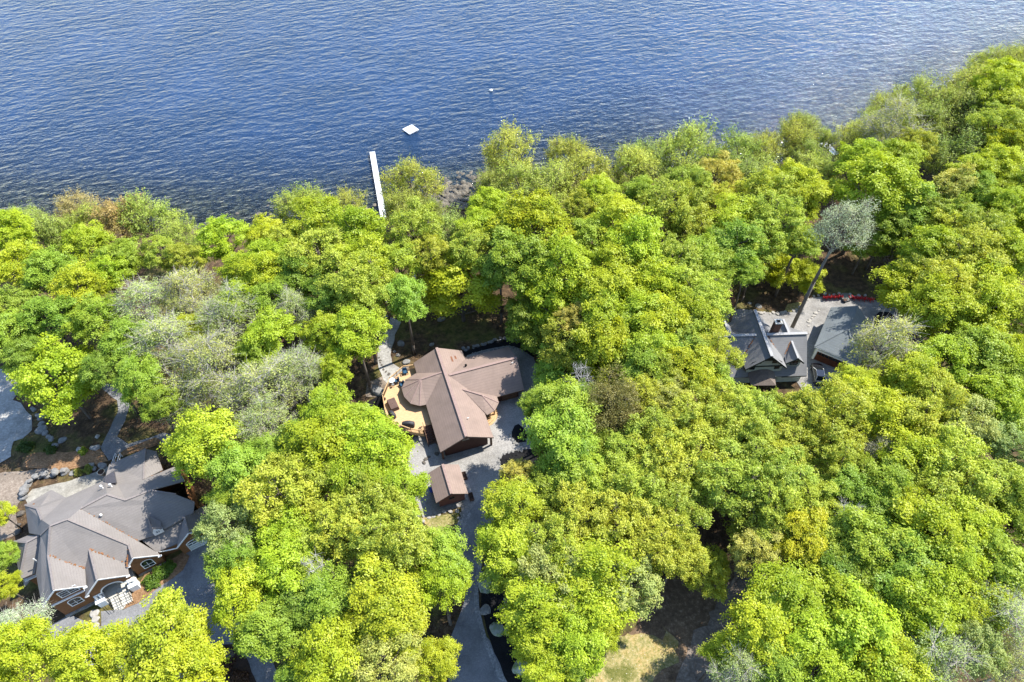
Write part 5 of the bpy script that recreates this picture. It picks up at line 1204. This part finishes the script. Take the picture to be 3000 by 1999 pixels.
# kind letter -> prototype, leaf colour, colour jitter, wording
KIND = dict(
    M=('maple', (.395, .47, .03), 'bright lime-green leafy tree'), B=('maple', (.47, .51, .035), 'glowing yellow-lime leafy tree'),
    G=('maple', (.30, .41, .045), 'fresh mid-green leafy tree'), D=('maple', (.24, .33, .04), 'deeper green leafy tree'),
    Y=('oak', (.415, .475, .06), 'yellow-green leafy tree'), T=('oak', (.46, .45, .10), 'tan-tinged yellowish leafy tree'),
    P=('aspen', (.42, .47, .15), 'pale grey-green sparse tree'), W=('aspen', (.52, .55, .33), 'whitish sparse tree'),
    L=('shore', (.45, .50, .09), 'feathery yellow-green tree'), K=('shore', (.385, .46, .10), 'feathery soft-green tree'),
    R=('shore', (.46, .36, .14), 'reddish-tan feathery tree'), S=('oak', (.37, .43, .13), 'silvery light-green leafy tree'),
    O=('fine', (.22, .21, .065), 'brown-olive fine-leaved tree'), X=('dead', None, 'bare grey dead tree'))
# u, v (overview pixels), crown width, kind
TREES = """
20 540 120 M;60 520 80 L;92 547 110 K;194 555 110 M;175 500 90 R;225 520 90 L;270 522 110 R;145 540 80 L;346 510 110 L;421 553 85 L;365 590 100 Y;278 598 110 G;430 596 95 Y;526 553 115 M;608 545 95 M;556 632 105 M
35 615 110 M;118 630 120 G;235 640 105 M;40 700 115 Y;189 672 130 M;110 735 130 G;25 770 110 G;215 750 125 G;140 880 190 M;325 878 125 G;290 800 125 G;60 820 100 D;235 840 100 D
345 700 140 P;440 675 130 P;520 740 150 P;400 790 160 P;480 850 170 P;590 900 170 P;690 868 140 P;678 718 105 P;600 985 130 P;430 930 160 P;585 815 90 G;370 930 90 G;445 765 90 M;770 850 90 M
711 483 110 L;802 493 88 L;954 435 115 L;925 492 90 L;990 490 66 K;943 533 145 Y;738 524 140 M;819 545 145 M;617 600 120 M;660 560 110 Y;1032 545 95 K;1100 528 95 M;1075 583 125 Y;1062 665 180 M;932 692 115 G;738 597 160 Y;833 610 145 M;806 664 180 Y;833 705 140 Y;819 772 145 M;738 767 115 M;617 775 125 M;611 640 125 M;623 690 105 G;914 610 115 G;990 590 110 Y;760 690 110 D;690 640 120 G;545 700 105 M
1165 374 125 L;1192 445 120 L;1138 442 88 K;1314 364 90 L;1271 456 120 L;1341 418 115 L;1368 443 105 M;1449 396 115 L;1480 380 90 K;1571 362 130 L;1476 451 95 G;1571 429 140 Y;1638 405 115 T;1692 370 105 L;1706 429 115 K;1128 483 105 M;1233 540 180 M;1192 600 160 G;1287 626 170 M;1422 515 150 B;1354 551 105 G;1557 483 170 Y;1611 527 130 Y;1463 572 160 M;1409 607 135 M;1544 604 145 Y;1611 586 135 G;1678 518 135 M;1687 572 140 G;1395 694 170 M;1260 688 150 M;1517 680 150 M;1598 690 150 Y;1510 745 120 M;1150 540 90 G;1330 490 100 Y;1650 470 100 Y;1640 620 110 G;1150 620 110 D
1820 340 95 L;1741 364 90 L;1848 370 80 L;1967 340 92 L;2039 330 95 P;2109 342 95 Y;2198 369 120 K;1806 418 120 M;1884 414 100 L;1982 383 120 M;2063 375 120 M;2009 437 180 M;1774 456 140 Y;1847 456 115 M;1793 518 150 Y;1752 559 130 Y;1833 560 95 G;1800 622 112 M 8.5;1852 640 80 M 7.5;2090 490 140 G;2044 518 105 G;1995 560 95 G;2063 572 110 D;2130 537 125 G;2184 444 130 T;2225 409 120 M;2293 390 120 M;2319 341 115 M;2266 330 105 K;2333 436 115 M;2252 455 120 G;2306 490 130 M;2198 505 110 Y;2184 545 140 Y;2266 545 150 Y;2333 532 120 M;2147 585 140 M;2238 600 170 Y;2319 600 145 M;2130 634 145 Y;2103 667 150 M;2184 667 165 Y;2279 667 165 M;2144 716 160 M;2252 720 165 M;2333 716 140 Y;2140 500 100 D;1720 620 90 G
2329 156 95 L;2272 159 75 L;2256 199 74 L;2299 194 120 M;2239 218 120 L;2165 263 84 K;2089 248 110 L;2026 262 80 L;2149 267 120 K;2050 300 140 P;2209 290 130 K;2284 230 120 M;2329 260 120 Y;2299 305 130 Y;1988 318 92 L;1892 326 52 L;1834 300 80 K;2110 300 100 K
1230 762 130 D;1298 802 150 Y;1217 735 120 D;1328 738 95 T;1398 735 150 M;1474 735 150 M;1406 783 170 M;1514 762 150 M;1590 745 135 M;1365 816 130 M;1487 816 150 M;1592 785 130 Y;1638 830 130 Y;1474 858 130 G;1336 872 75 X;1285 858 135 G;1528 868 130 Y;1595 865 140 M;1640 875 115 Y;1409 946 165 O;1296 952 162 G;1232 938 74 G;1286 1008 178 G;1487 918 140 Y;1554 938 140 T;1622 928 150 Y;1703 935 140 Y;1514 992 160 Y;1582 992 160 Y;1663 978 170 Y;1744 972 160 Y;1433 1040 140 Y;1514 1045 170 Y;1609 1054 180 Y;1703 1040 180 Y;1771 1045 140 Y;1339 1090 155 G;1446 1098 160 Y;1541 1108 170 Y;1649 1098 180 Y;1744 1098 160 Y;1375 1010 110 D;1560 820 110 G;1340 935 110 D
2026 792 165 P;1966 884 100 M;1834 958 150 Y;1905 935 100 M;2088 884 150 M;2158 835 150 M;2238 822 160 G;2306 812 140 M;2266 867 140 G;2319 876 140 M;2130 908 170 Y;1969 920 120 M;1888 953 180 Y;1820 962 140 Y;1766 955 110 Y;2036 962 150 M;2130 962 160 Y;2225 970 160 S;2293 938 150 M;2198 1007 130 S;2319 975 130 G;1955 1002 110 Y;2020 1050 105 W;2077 997 110 M;1928 1078 130 Y;1820 1029 140 Y;2103 1078 170 M;2198 1078 200 Y;2328 1043 130 S;1806 1084 160 Y;1766 1138 160 Y;1847 1138 140 Y;1901 1146 70 Y;1955 1138 130 G;2036 1132 150 G;1950 1180 80 X;2117 1132 160 Y;2198 1151 180 Y;2279 1110 170 Y;2328 1151 140 G;2023 1186 140 G;2090 1030 100 D;1960 1060 90 D
2001 1254 180 G;2122 1227 190 M;2082 1295 180 G;2163 1295 180 M;1906 1249 125 Y;1852 1241 140 B;1744 1214 180 Y;1623 1300 135 Y;1735 1262 130 T;1893 1309 140 D;1947 1322 130 G;1801 1382 180 M;1933 1403 180 M;1988 1390 120 M;2028 1335 150 G;2109 1376 190 M;1744 1457 180 M;1852 1465 180 M;1961 1457 210 M;2095 1457 170 M;1663 1498 95 M;1685 1542 140 P;1879 1532 170 M;1771 1524 150 G;1988 1530 190 M;2163 1511 190 P;2300 1430 180 P;2290 1300 180 G;2200 1205 170 M;2320 1215 150 G;2235 1385 150 M;2250 1500 160 S;2080 1530 140 G;2330 1340 110 M;2330 1530 140 P
473 1027 175 B;755 958 140 M;812 990 150 M;743 1032 180 M;862 1056 185 M;824 1108 160 M;915 1133 140 M;649 1148 200 Y;554 1094 150 G;716 1121 140 Y;533 1146 105 G;541 1224 160 S;784 1202 180 Y;865 1175 180 Y;900 1224 190 Y;662 1229 140 M;552 1295 140 G;552 1355 155 M;660 1309 160 M;714 1276 140 Y;727 1314 85 X;755 1384 155 G;903 1260 190 Y;1020 1281 130 G;1018 1350 135 M;889 1362 180 B;903 1430 180 B;795 1457 110 B;620 1455 150 G;700 1430 140 D;755 1524 180 M;903 1524 180 T;1010 1512 105 M;673 1560 80 G;700 1040 130 G;600 1060 110 G
385 1472 200 B;430 1522 170 M;200 1512 165 M;54 1524 170 M;45 1440 120 W;10 1347 70 M;5 1180 60 M;10 1280 70 G;280 1530 150 B
1187 1088 85 T;1182 1170 150 B;1168 1251 150 B;1330 1102 150 G;1330 1183 170 Y;1289 1251 180 Y;1411 1224 190 Y;1478 1156 180 Y;1492 1243 180 Y;1546 1197 160 Y;1562 1262 115 Y;1371 1319 200 M;1263 1319 180 S;1165 1313 105 G;1450 1350 165 S;1352 1392 170 M;1240 1400 175 M;1245 1482 140 M;1320 1472 160 M;1385 1430 105 M;1262 1545 120 M;1325 1530 100 G;1250 1120 110 D;1200 1345 80 G
"""
ORD = ['nearest'] + [k + ' nearest' for k in 'second third fourth fifth sixth seventh eighth ninth tenth eleventh twelfth thirteenth fourteenth fifteenth sixteenth'.split()]
LAND = [('the brown house', 1340, 1160), ('the small shed', 1320, 1430), ('the grey house', 300, 1530), ('the stucco house', 2230, 1020), ('the hip-roofed garage', 2470, 1000), ('the white dock', 1105, 540), ('the swim raft', 1203, 380),
        ('the covered boat', 2772, 258), ('the tall whitish tree', 2458, 672), ('the brown-olive tree', 1796, 1206), ('the utility pole', 1580, 1972), ('the large mulch boulder', 1456, 1845), ('the red chairs', 2480, 876), ('the parked car', 2394, 1105),
        ('the wooden deck', 1165, 1190), ('the arched garage door', 590, 1600), ('the white arched porch', 330, 1760), ('the gravel clearing', 60, 1230), ('the teal kayak', 955, 862), ('the sunny dry lawn', 1850, 1900),
        ('the shaded track', 2150, 1740), ('the rusty hut', 2125, 900), ('the white buoy', 1438, 265), ('the pale boulder at the shore', 703, 672), ('the reddish-tan shore trees', 344, 665), ('the half-hidden right dock', 2440, 440),
        ('the tree snag', 1482, 1780), ('the upper left photo corner', 0, 0), ('the lower left photo corner', 0, 1999), ('the lower right photo corner', 3000, 1999), ('the upper right photo corner', 3000, 0), ('the middle of the right photo edge', 3000, 1000), ('the middle of the left photo edge', 0, 1000)]
SIDE = ['right of', 'above', 'left of', 'below']
trees = []
for line in TREES.strip().split('\n'):
    for it in line.split(';'):
        u, v, wd, k, *hh = it.split(); trees.append([float(u) * 1.275, float(v) * 1.275, float(wd) * 1.275, k, float(hh[0]) if hh else None])
def sector(u, v, lu, lv):
    du, dv = u - lu, v - lv
    if abs(du) > abs(dv): return 0 if du > 0 else 2
    return 1 if dv < 0 else 3
best = {}
for name, lu, lv in LAND:
    sec = {}
    for i, (u, v, wd, k, hh) in enumerate(trees): sec.setdefault(sector(u, v, lu, lv), []).append((hypot(u - lu, v - lv), i))
    for s_, lst in sec.items():
        lst.sort()
        for r_, (d_, i) in enumerate(lst): best.setdefault(i, []).append((r_ + d_ / 900, r_, d_, name, s_))
used = set(); tlabel = {}
for i in sorted(range(len(trees)), key=lambda i: min(best[i])[0]):
    for sc_, r_, d_, name, s_ in sorted(best[i]):
        if (r_, name, s_) in used or r_ > 15: continue
        used.add((r_, name, s_)); tlabel[i] = '%s, %s %s %s' % (KIND[trees[i][3]][2], ORD[r_], SIDE[s_], name)
        break
GROUP = dict(M='bright green trees', B='yellow-lime trees', G='mid-green trees', D='deep green trees', Y='yellow-green trees', T='tan-tinged trees', P='pale sparse trees', W='whitish trees', L='feathery shore trees', K='soft-green shore trees', R='reddish shore trees', S='silvery green trees', O='olive trees', X='dead trees')
def jit(c, a=.12):
    k = random.uniform(1 - a, 1 + a); h = random.uniform(-.1, .1)
    return (max(0, c[0] * k * (1 + h)), c[1] * k, max(0, c[2] * k * (1 - h)), 1)
SUNLIT = []
for f_, L_ in ((c1, [(500, 480, 8), (700, 600, 8.5), (620, 300, 8), (900, 350, 8.5), (1000, 450, 8), (1100, 330, 8), (850, 700, 8.5), (600, 850, 8), (700, 1200, 8.2), (250, 560, 6), (430, 740, 6), (300, 400, 6), (230, 290, 4), (1130, 900, 4.7), (950, 600, 8)]),
               (c2, [(400, 600, 11), (700, 750, 12), (250, 700, 10), (500, 900, 11), (800, 1050, 10), (550, 1150, 10), (1000, 900, 10), (900, 600, 11), (250, 1000, 10), (1000, 350, 9), (600, 450, 4.8), (350, 550, 4.8), (950, 1330, 5), (1200, 900, 8.5), (800, 1450, 5), (450, 280, 4.5)]),
               (c3, [(500, 650, 10), (700, 750, 10), (650, 850, 10), (450, 720, 10), (900, 750, 9), (1000, 900, 9), (1100, 500, 4.3), (1000, 620, 4.3), (1300, 600, 8.5), (1350, 700, 9), (1300, 380, 4.3), (1350, 850, 8.5), (700, 1120, 7.4), (1200, 450, 4.3), (1500, 330, 4.3), (1400, 500, 8.5)]),
               (c7, [(500, 1350, 5), (300, 1450, 5), (650, 1250, 5)])):
    for a_, b_, z_ in L_:
        u_, v_ = f_([(a_, b_)])[0]; SUNLIT.append(Vector((*at(u_, v_, z_), z_)))
FOOT = [(h1, -5, 18.8, -2.5, 19.5), (h2, -10.5, 11.8, -.5, 18), (h3, -7.5, 7.8, -2, 10.5), (hg, -.5, 7, -1.5, 11), (sh, -2.8, 3.6, -.5, 5.2)]
def in_house(x, y):
    for h_, a_, b_, c_, d_ in FOOT:
        dx, dy = x - h_.o[0], y - h_.o[1]; X = dx * cos(h_.ang) + dy * sin(h_.ang); Y = -dx * sin(h_.ang) + dy * cos(h_.ang)
        if a_ < X < b_ and c_ < Y < d_: return True
    return False
def shades(x, y, z, r):
    for q in SUNLIT:
        d = Vector((x, y, z)) - q; t = d.dot(dirv)
        if t > 1 and (d - dirv * t).length < r * 1.08: return True
    return False
def plant(u, v, wd, k, label, i, base=None, hfix=None):
    kind, colr, _ = KIND[k]
    if kind == 'shore': wd *= 1.18
    pr = PROTO[kind]; tm, cm = pr[i % len(pr)]
    hc = dict(maple=10.5, oak=10, aspen=12, shore=12, fine=10, dead=10)[kind]
    def place(hmul):
        zc = 14.0; D_ = 9.0
        for _ in range(7):
            x, y = at(u, v, zc); dax = y * _c + (CAM_H - zc) * _s
            D_ = wd * dax / FPX; H_ = min(23, max(9, 10.5 + D_ * .85))
            if kind == 'shore': H_ = min(17, max(7.5, 6 + D_ * .85))
            if kind == 'dead': H_ = 17
            if hfix: H_ = hfix
            H_ = max(H_ * hmul, D_ * 1.02); sxy = D_ / 10.9
            zc = ground_z(x, y) + H_ - hc * .52 * sxy
        x, y = at(u, v, zc); return x, y, zc, D_, H_, sxy
    for hmul in (1, .93, .86, .8, .74, .68, .62, .56, .5):
        x, y, zc, D_, H_, sxy = place(hmul)
        if hfix or not (shades(x, y, zc, D_ / 2) or in_house(x, y)): break
    sz = sxy; ax = random.uniform(.86, 1.14); gz = max(ground_z(x, y), -.3)
    if kind == 'shore' and ground_z(x, y) < 0:      # shore trees root on land and lean out
        yb = yss(x) - .5; gz = ground_z(x, yb)
    # scale so the crown top is at gz+H_: vertical scale of the trunk differs from the crown, so crown keeps its shape
    t = empty('dead_tree' if k == 'X' else 'broadleaf_tree', (x, y, gz), random.random() * 6.28, label, 'tree', GROUP[k])
    zs = H_ / 20.0
    t.scale = (1, 1, 1)
    tr = link('trunk', tm, None, t)
    if k == 'W' and hfix and hfix > 20: tm = tm.copy(); tm.materials[0] = MAT['bark_mid']; tr.data = tm
    zt = H_ - 20 * sz                                   # lift of the crown prototype
    tr.scale = (sxy * ax, sxy / ax, sz); tr.location = (0, 0, max(0, zt) if zt > 0 else zt)
    if cm:
        cr = link('crown', cm, None, t); cr.scale = (sxy * ax, sxy / ax, sz); cr.location = tr.location; cr.color = jit(colr)
    if zt > .1:                                         # the stem below the prototype
        s_ = MB(); s_.tube([(0, 0, -.4), (.06, .04, zt * .5), (0, 0, zt + .3)], [.42 * sxy, .38 * sxy, .34 * sxy], 7)
        me = bpy.data.meshes.new('stem'); me.from_pydata(s_.v, [], s_.f)
        bm = bmesh.new(); bm.from_mesh(tm)
        # join stem and limbs into one trunk mesh
        bmesh.ops.scale(bm, vec=(sxy * ax, sxy / ax, sz), verts=bm.verts); bmesh.ops.translate(bm, vec=(0, 0, zt), verts=bm.verts)
        bm.from_mesh(me); m2 = bpy.data.meshes.new('trunk'); bm.to_mesh(m2); bm.free(); bpy.data.meshes.remove(me)
        m2.materials.append(tm.materials[0]); m2.polygons.foreach_set('use_smooth', [True] * len(m2.polygons))
        tr.data = m2; tr.scale = (1, 1, 1); tr.location = (0, 0, 0)
    return t
for i, (u, v, wd, k, hh) in enumerate(trees): plant(u, v, wd, k, tlabel.get(i, KIND[k][2]), i, hfix=hh)
plant(2458, 672, 175, 'W', 'tall whitish tree on a long bare trunk beside the paved yard', 1, hfix=28)

# ------------------------------------------------------------------ shrubs
def shrub(u, v, r, col_, label, seed, name='shrub', hz=.8):
    x, y, z = gnd(u, v); rng = np.random.default_rng(seed); n = int(700 * r * r) + 300
    d = rng.normal(size=(n, 3)); d /= np.linalg.norm(d, axis=1, keepdims=True); d[:, 2] = abs(d[:, 2])
    k = rng.random((n, 1)) ** .4 * (1 + .25 * np.sin(d[:, :1] * 5 + seed) * np.cos(d[:, 1:2] * 4)); P = d * k * np.array([r, r * .8, r * hz])
    e = empty(name, (x, y, z), rng.random() * 6, label, 'shrub')
    cm = leaf_mesh('foliage', P, d + np.array([0, 0, .6]) + rng.normal(size=(n, 3)) * .6, rng.uniform(.07, .15, n), np.clip(.5 + rng.normal(size=n) * .2, 0, 1), rng)
    c_ = link('foliage', cm, None, e); c_.color = (*col_, 1)
    s_ = MB()
    for q in range(7): a_ = q * .9; s_.tube([(0, 0, -.1), (r * .35 * cos(a_), r * .3 * sin(a_), r * hz * .45), (r * .65 * cos(a_), r * .55 * sin(a_), r * hz * .7)], [.04, .03, .012], 5, False)
    s_.build('stem', MAT['bark'], e)
for k, (px, r, lab) in enumerate((((1290, 720), 1.3, 'left clump of green shrubs by the white porch of the grey house'), ((1370, 650), 1.45, 'middle clump of green shrubs in front of the arched window'), ((1450, 590), 1.0, 'right clump of green shrubs in front of the arched window'))):
    u, v = cb([px])[0]; shrub(u, v, r, (.12, .2, .025), lab, k + 3)
for k, (px, r, lab, c_) in enumerate((((640, 195), .8, 'small bright green shrub on the bank wall above the grey house', (.2, .28, .03)), ((680, 330), .9, 'yellow-green shrub along the boulder wall of the terrace', (.24, .27, .05)), ((600, 355), .8, 'low yellow shrub on the boulder wall, left of the yellow-green one', (.27, .27, .06)),
     ((200, 160), 1.3, 'dark green shrub on the bank left above the grey house', (.06, .1, .02)), ((390, 180), 1.0, 'dark green shrub on the bank, right of the other dark one', (.07, .11, .02)))):
    u, v = c2([px])[0]; shrub(u, v, r, c_, lab, k + 11)
for k, (u, v, r, lab, c_) in enumerate(((655, 1955, 1.4, 'low reddish-brown shrub in the bed at the lower left drive', (.12, .06, .035)), (700, 1990, 1.3, 'reddish-brown shrub at the bottom edge by the lower left drive', (.13, .065, .035)), (640, 1920, 1.2, 'dark reddish shrub in the bed under the bright corner tree', (.09, .045, .03)),
     (1330, 1555, .8, 'straw-coloured tuft at the corner of the dry lawn', (.3, .22, .09)), (1320, 1570, .7, 'brown tuft at the lower corner of the dry lawn', (.2, .14, .06)))):
    shrub(u, v, r, c_, lab, k + 31, hz=.5)
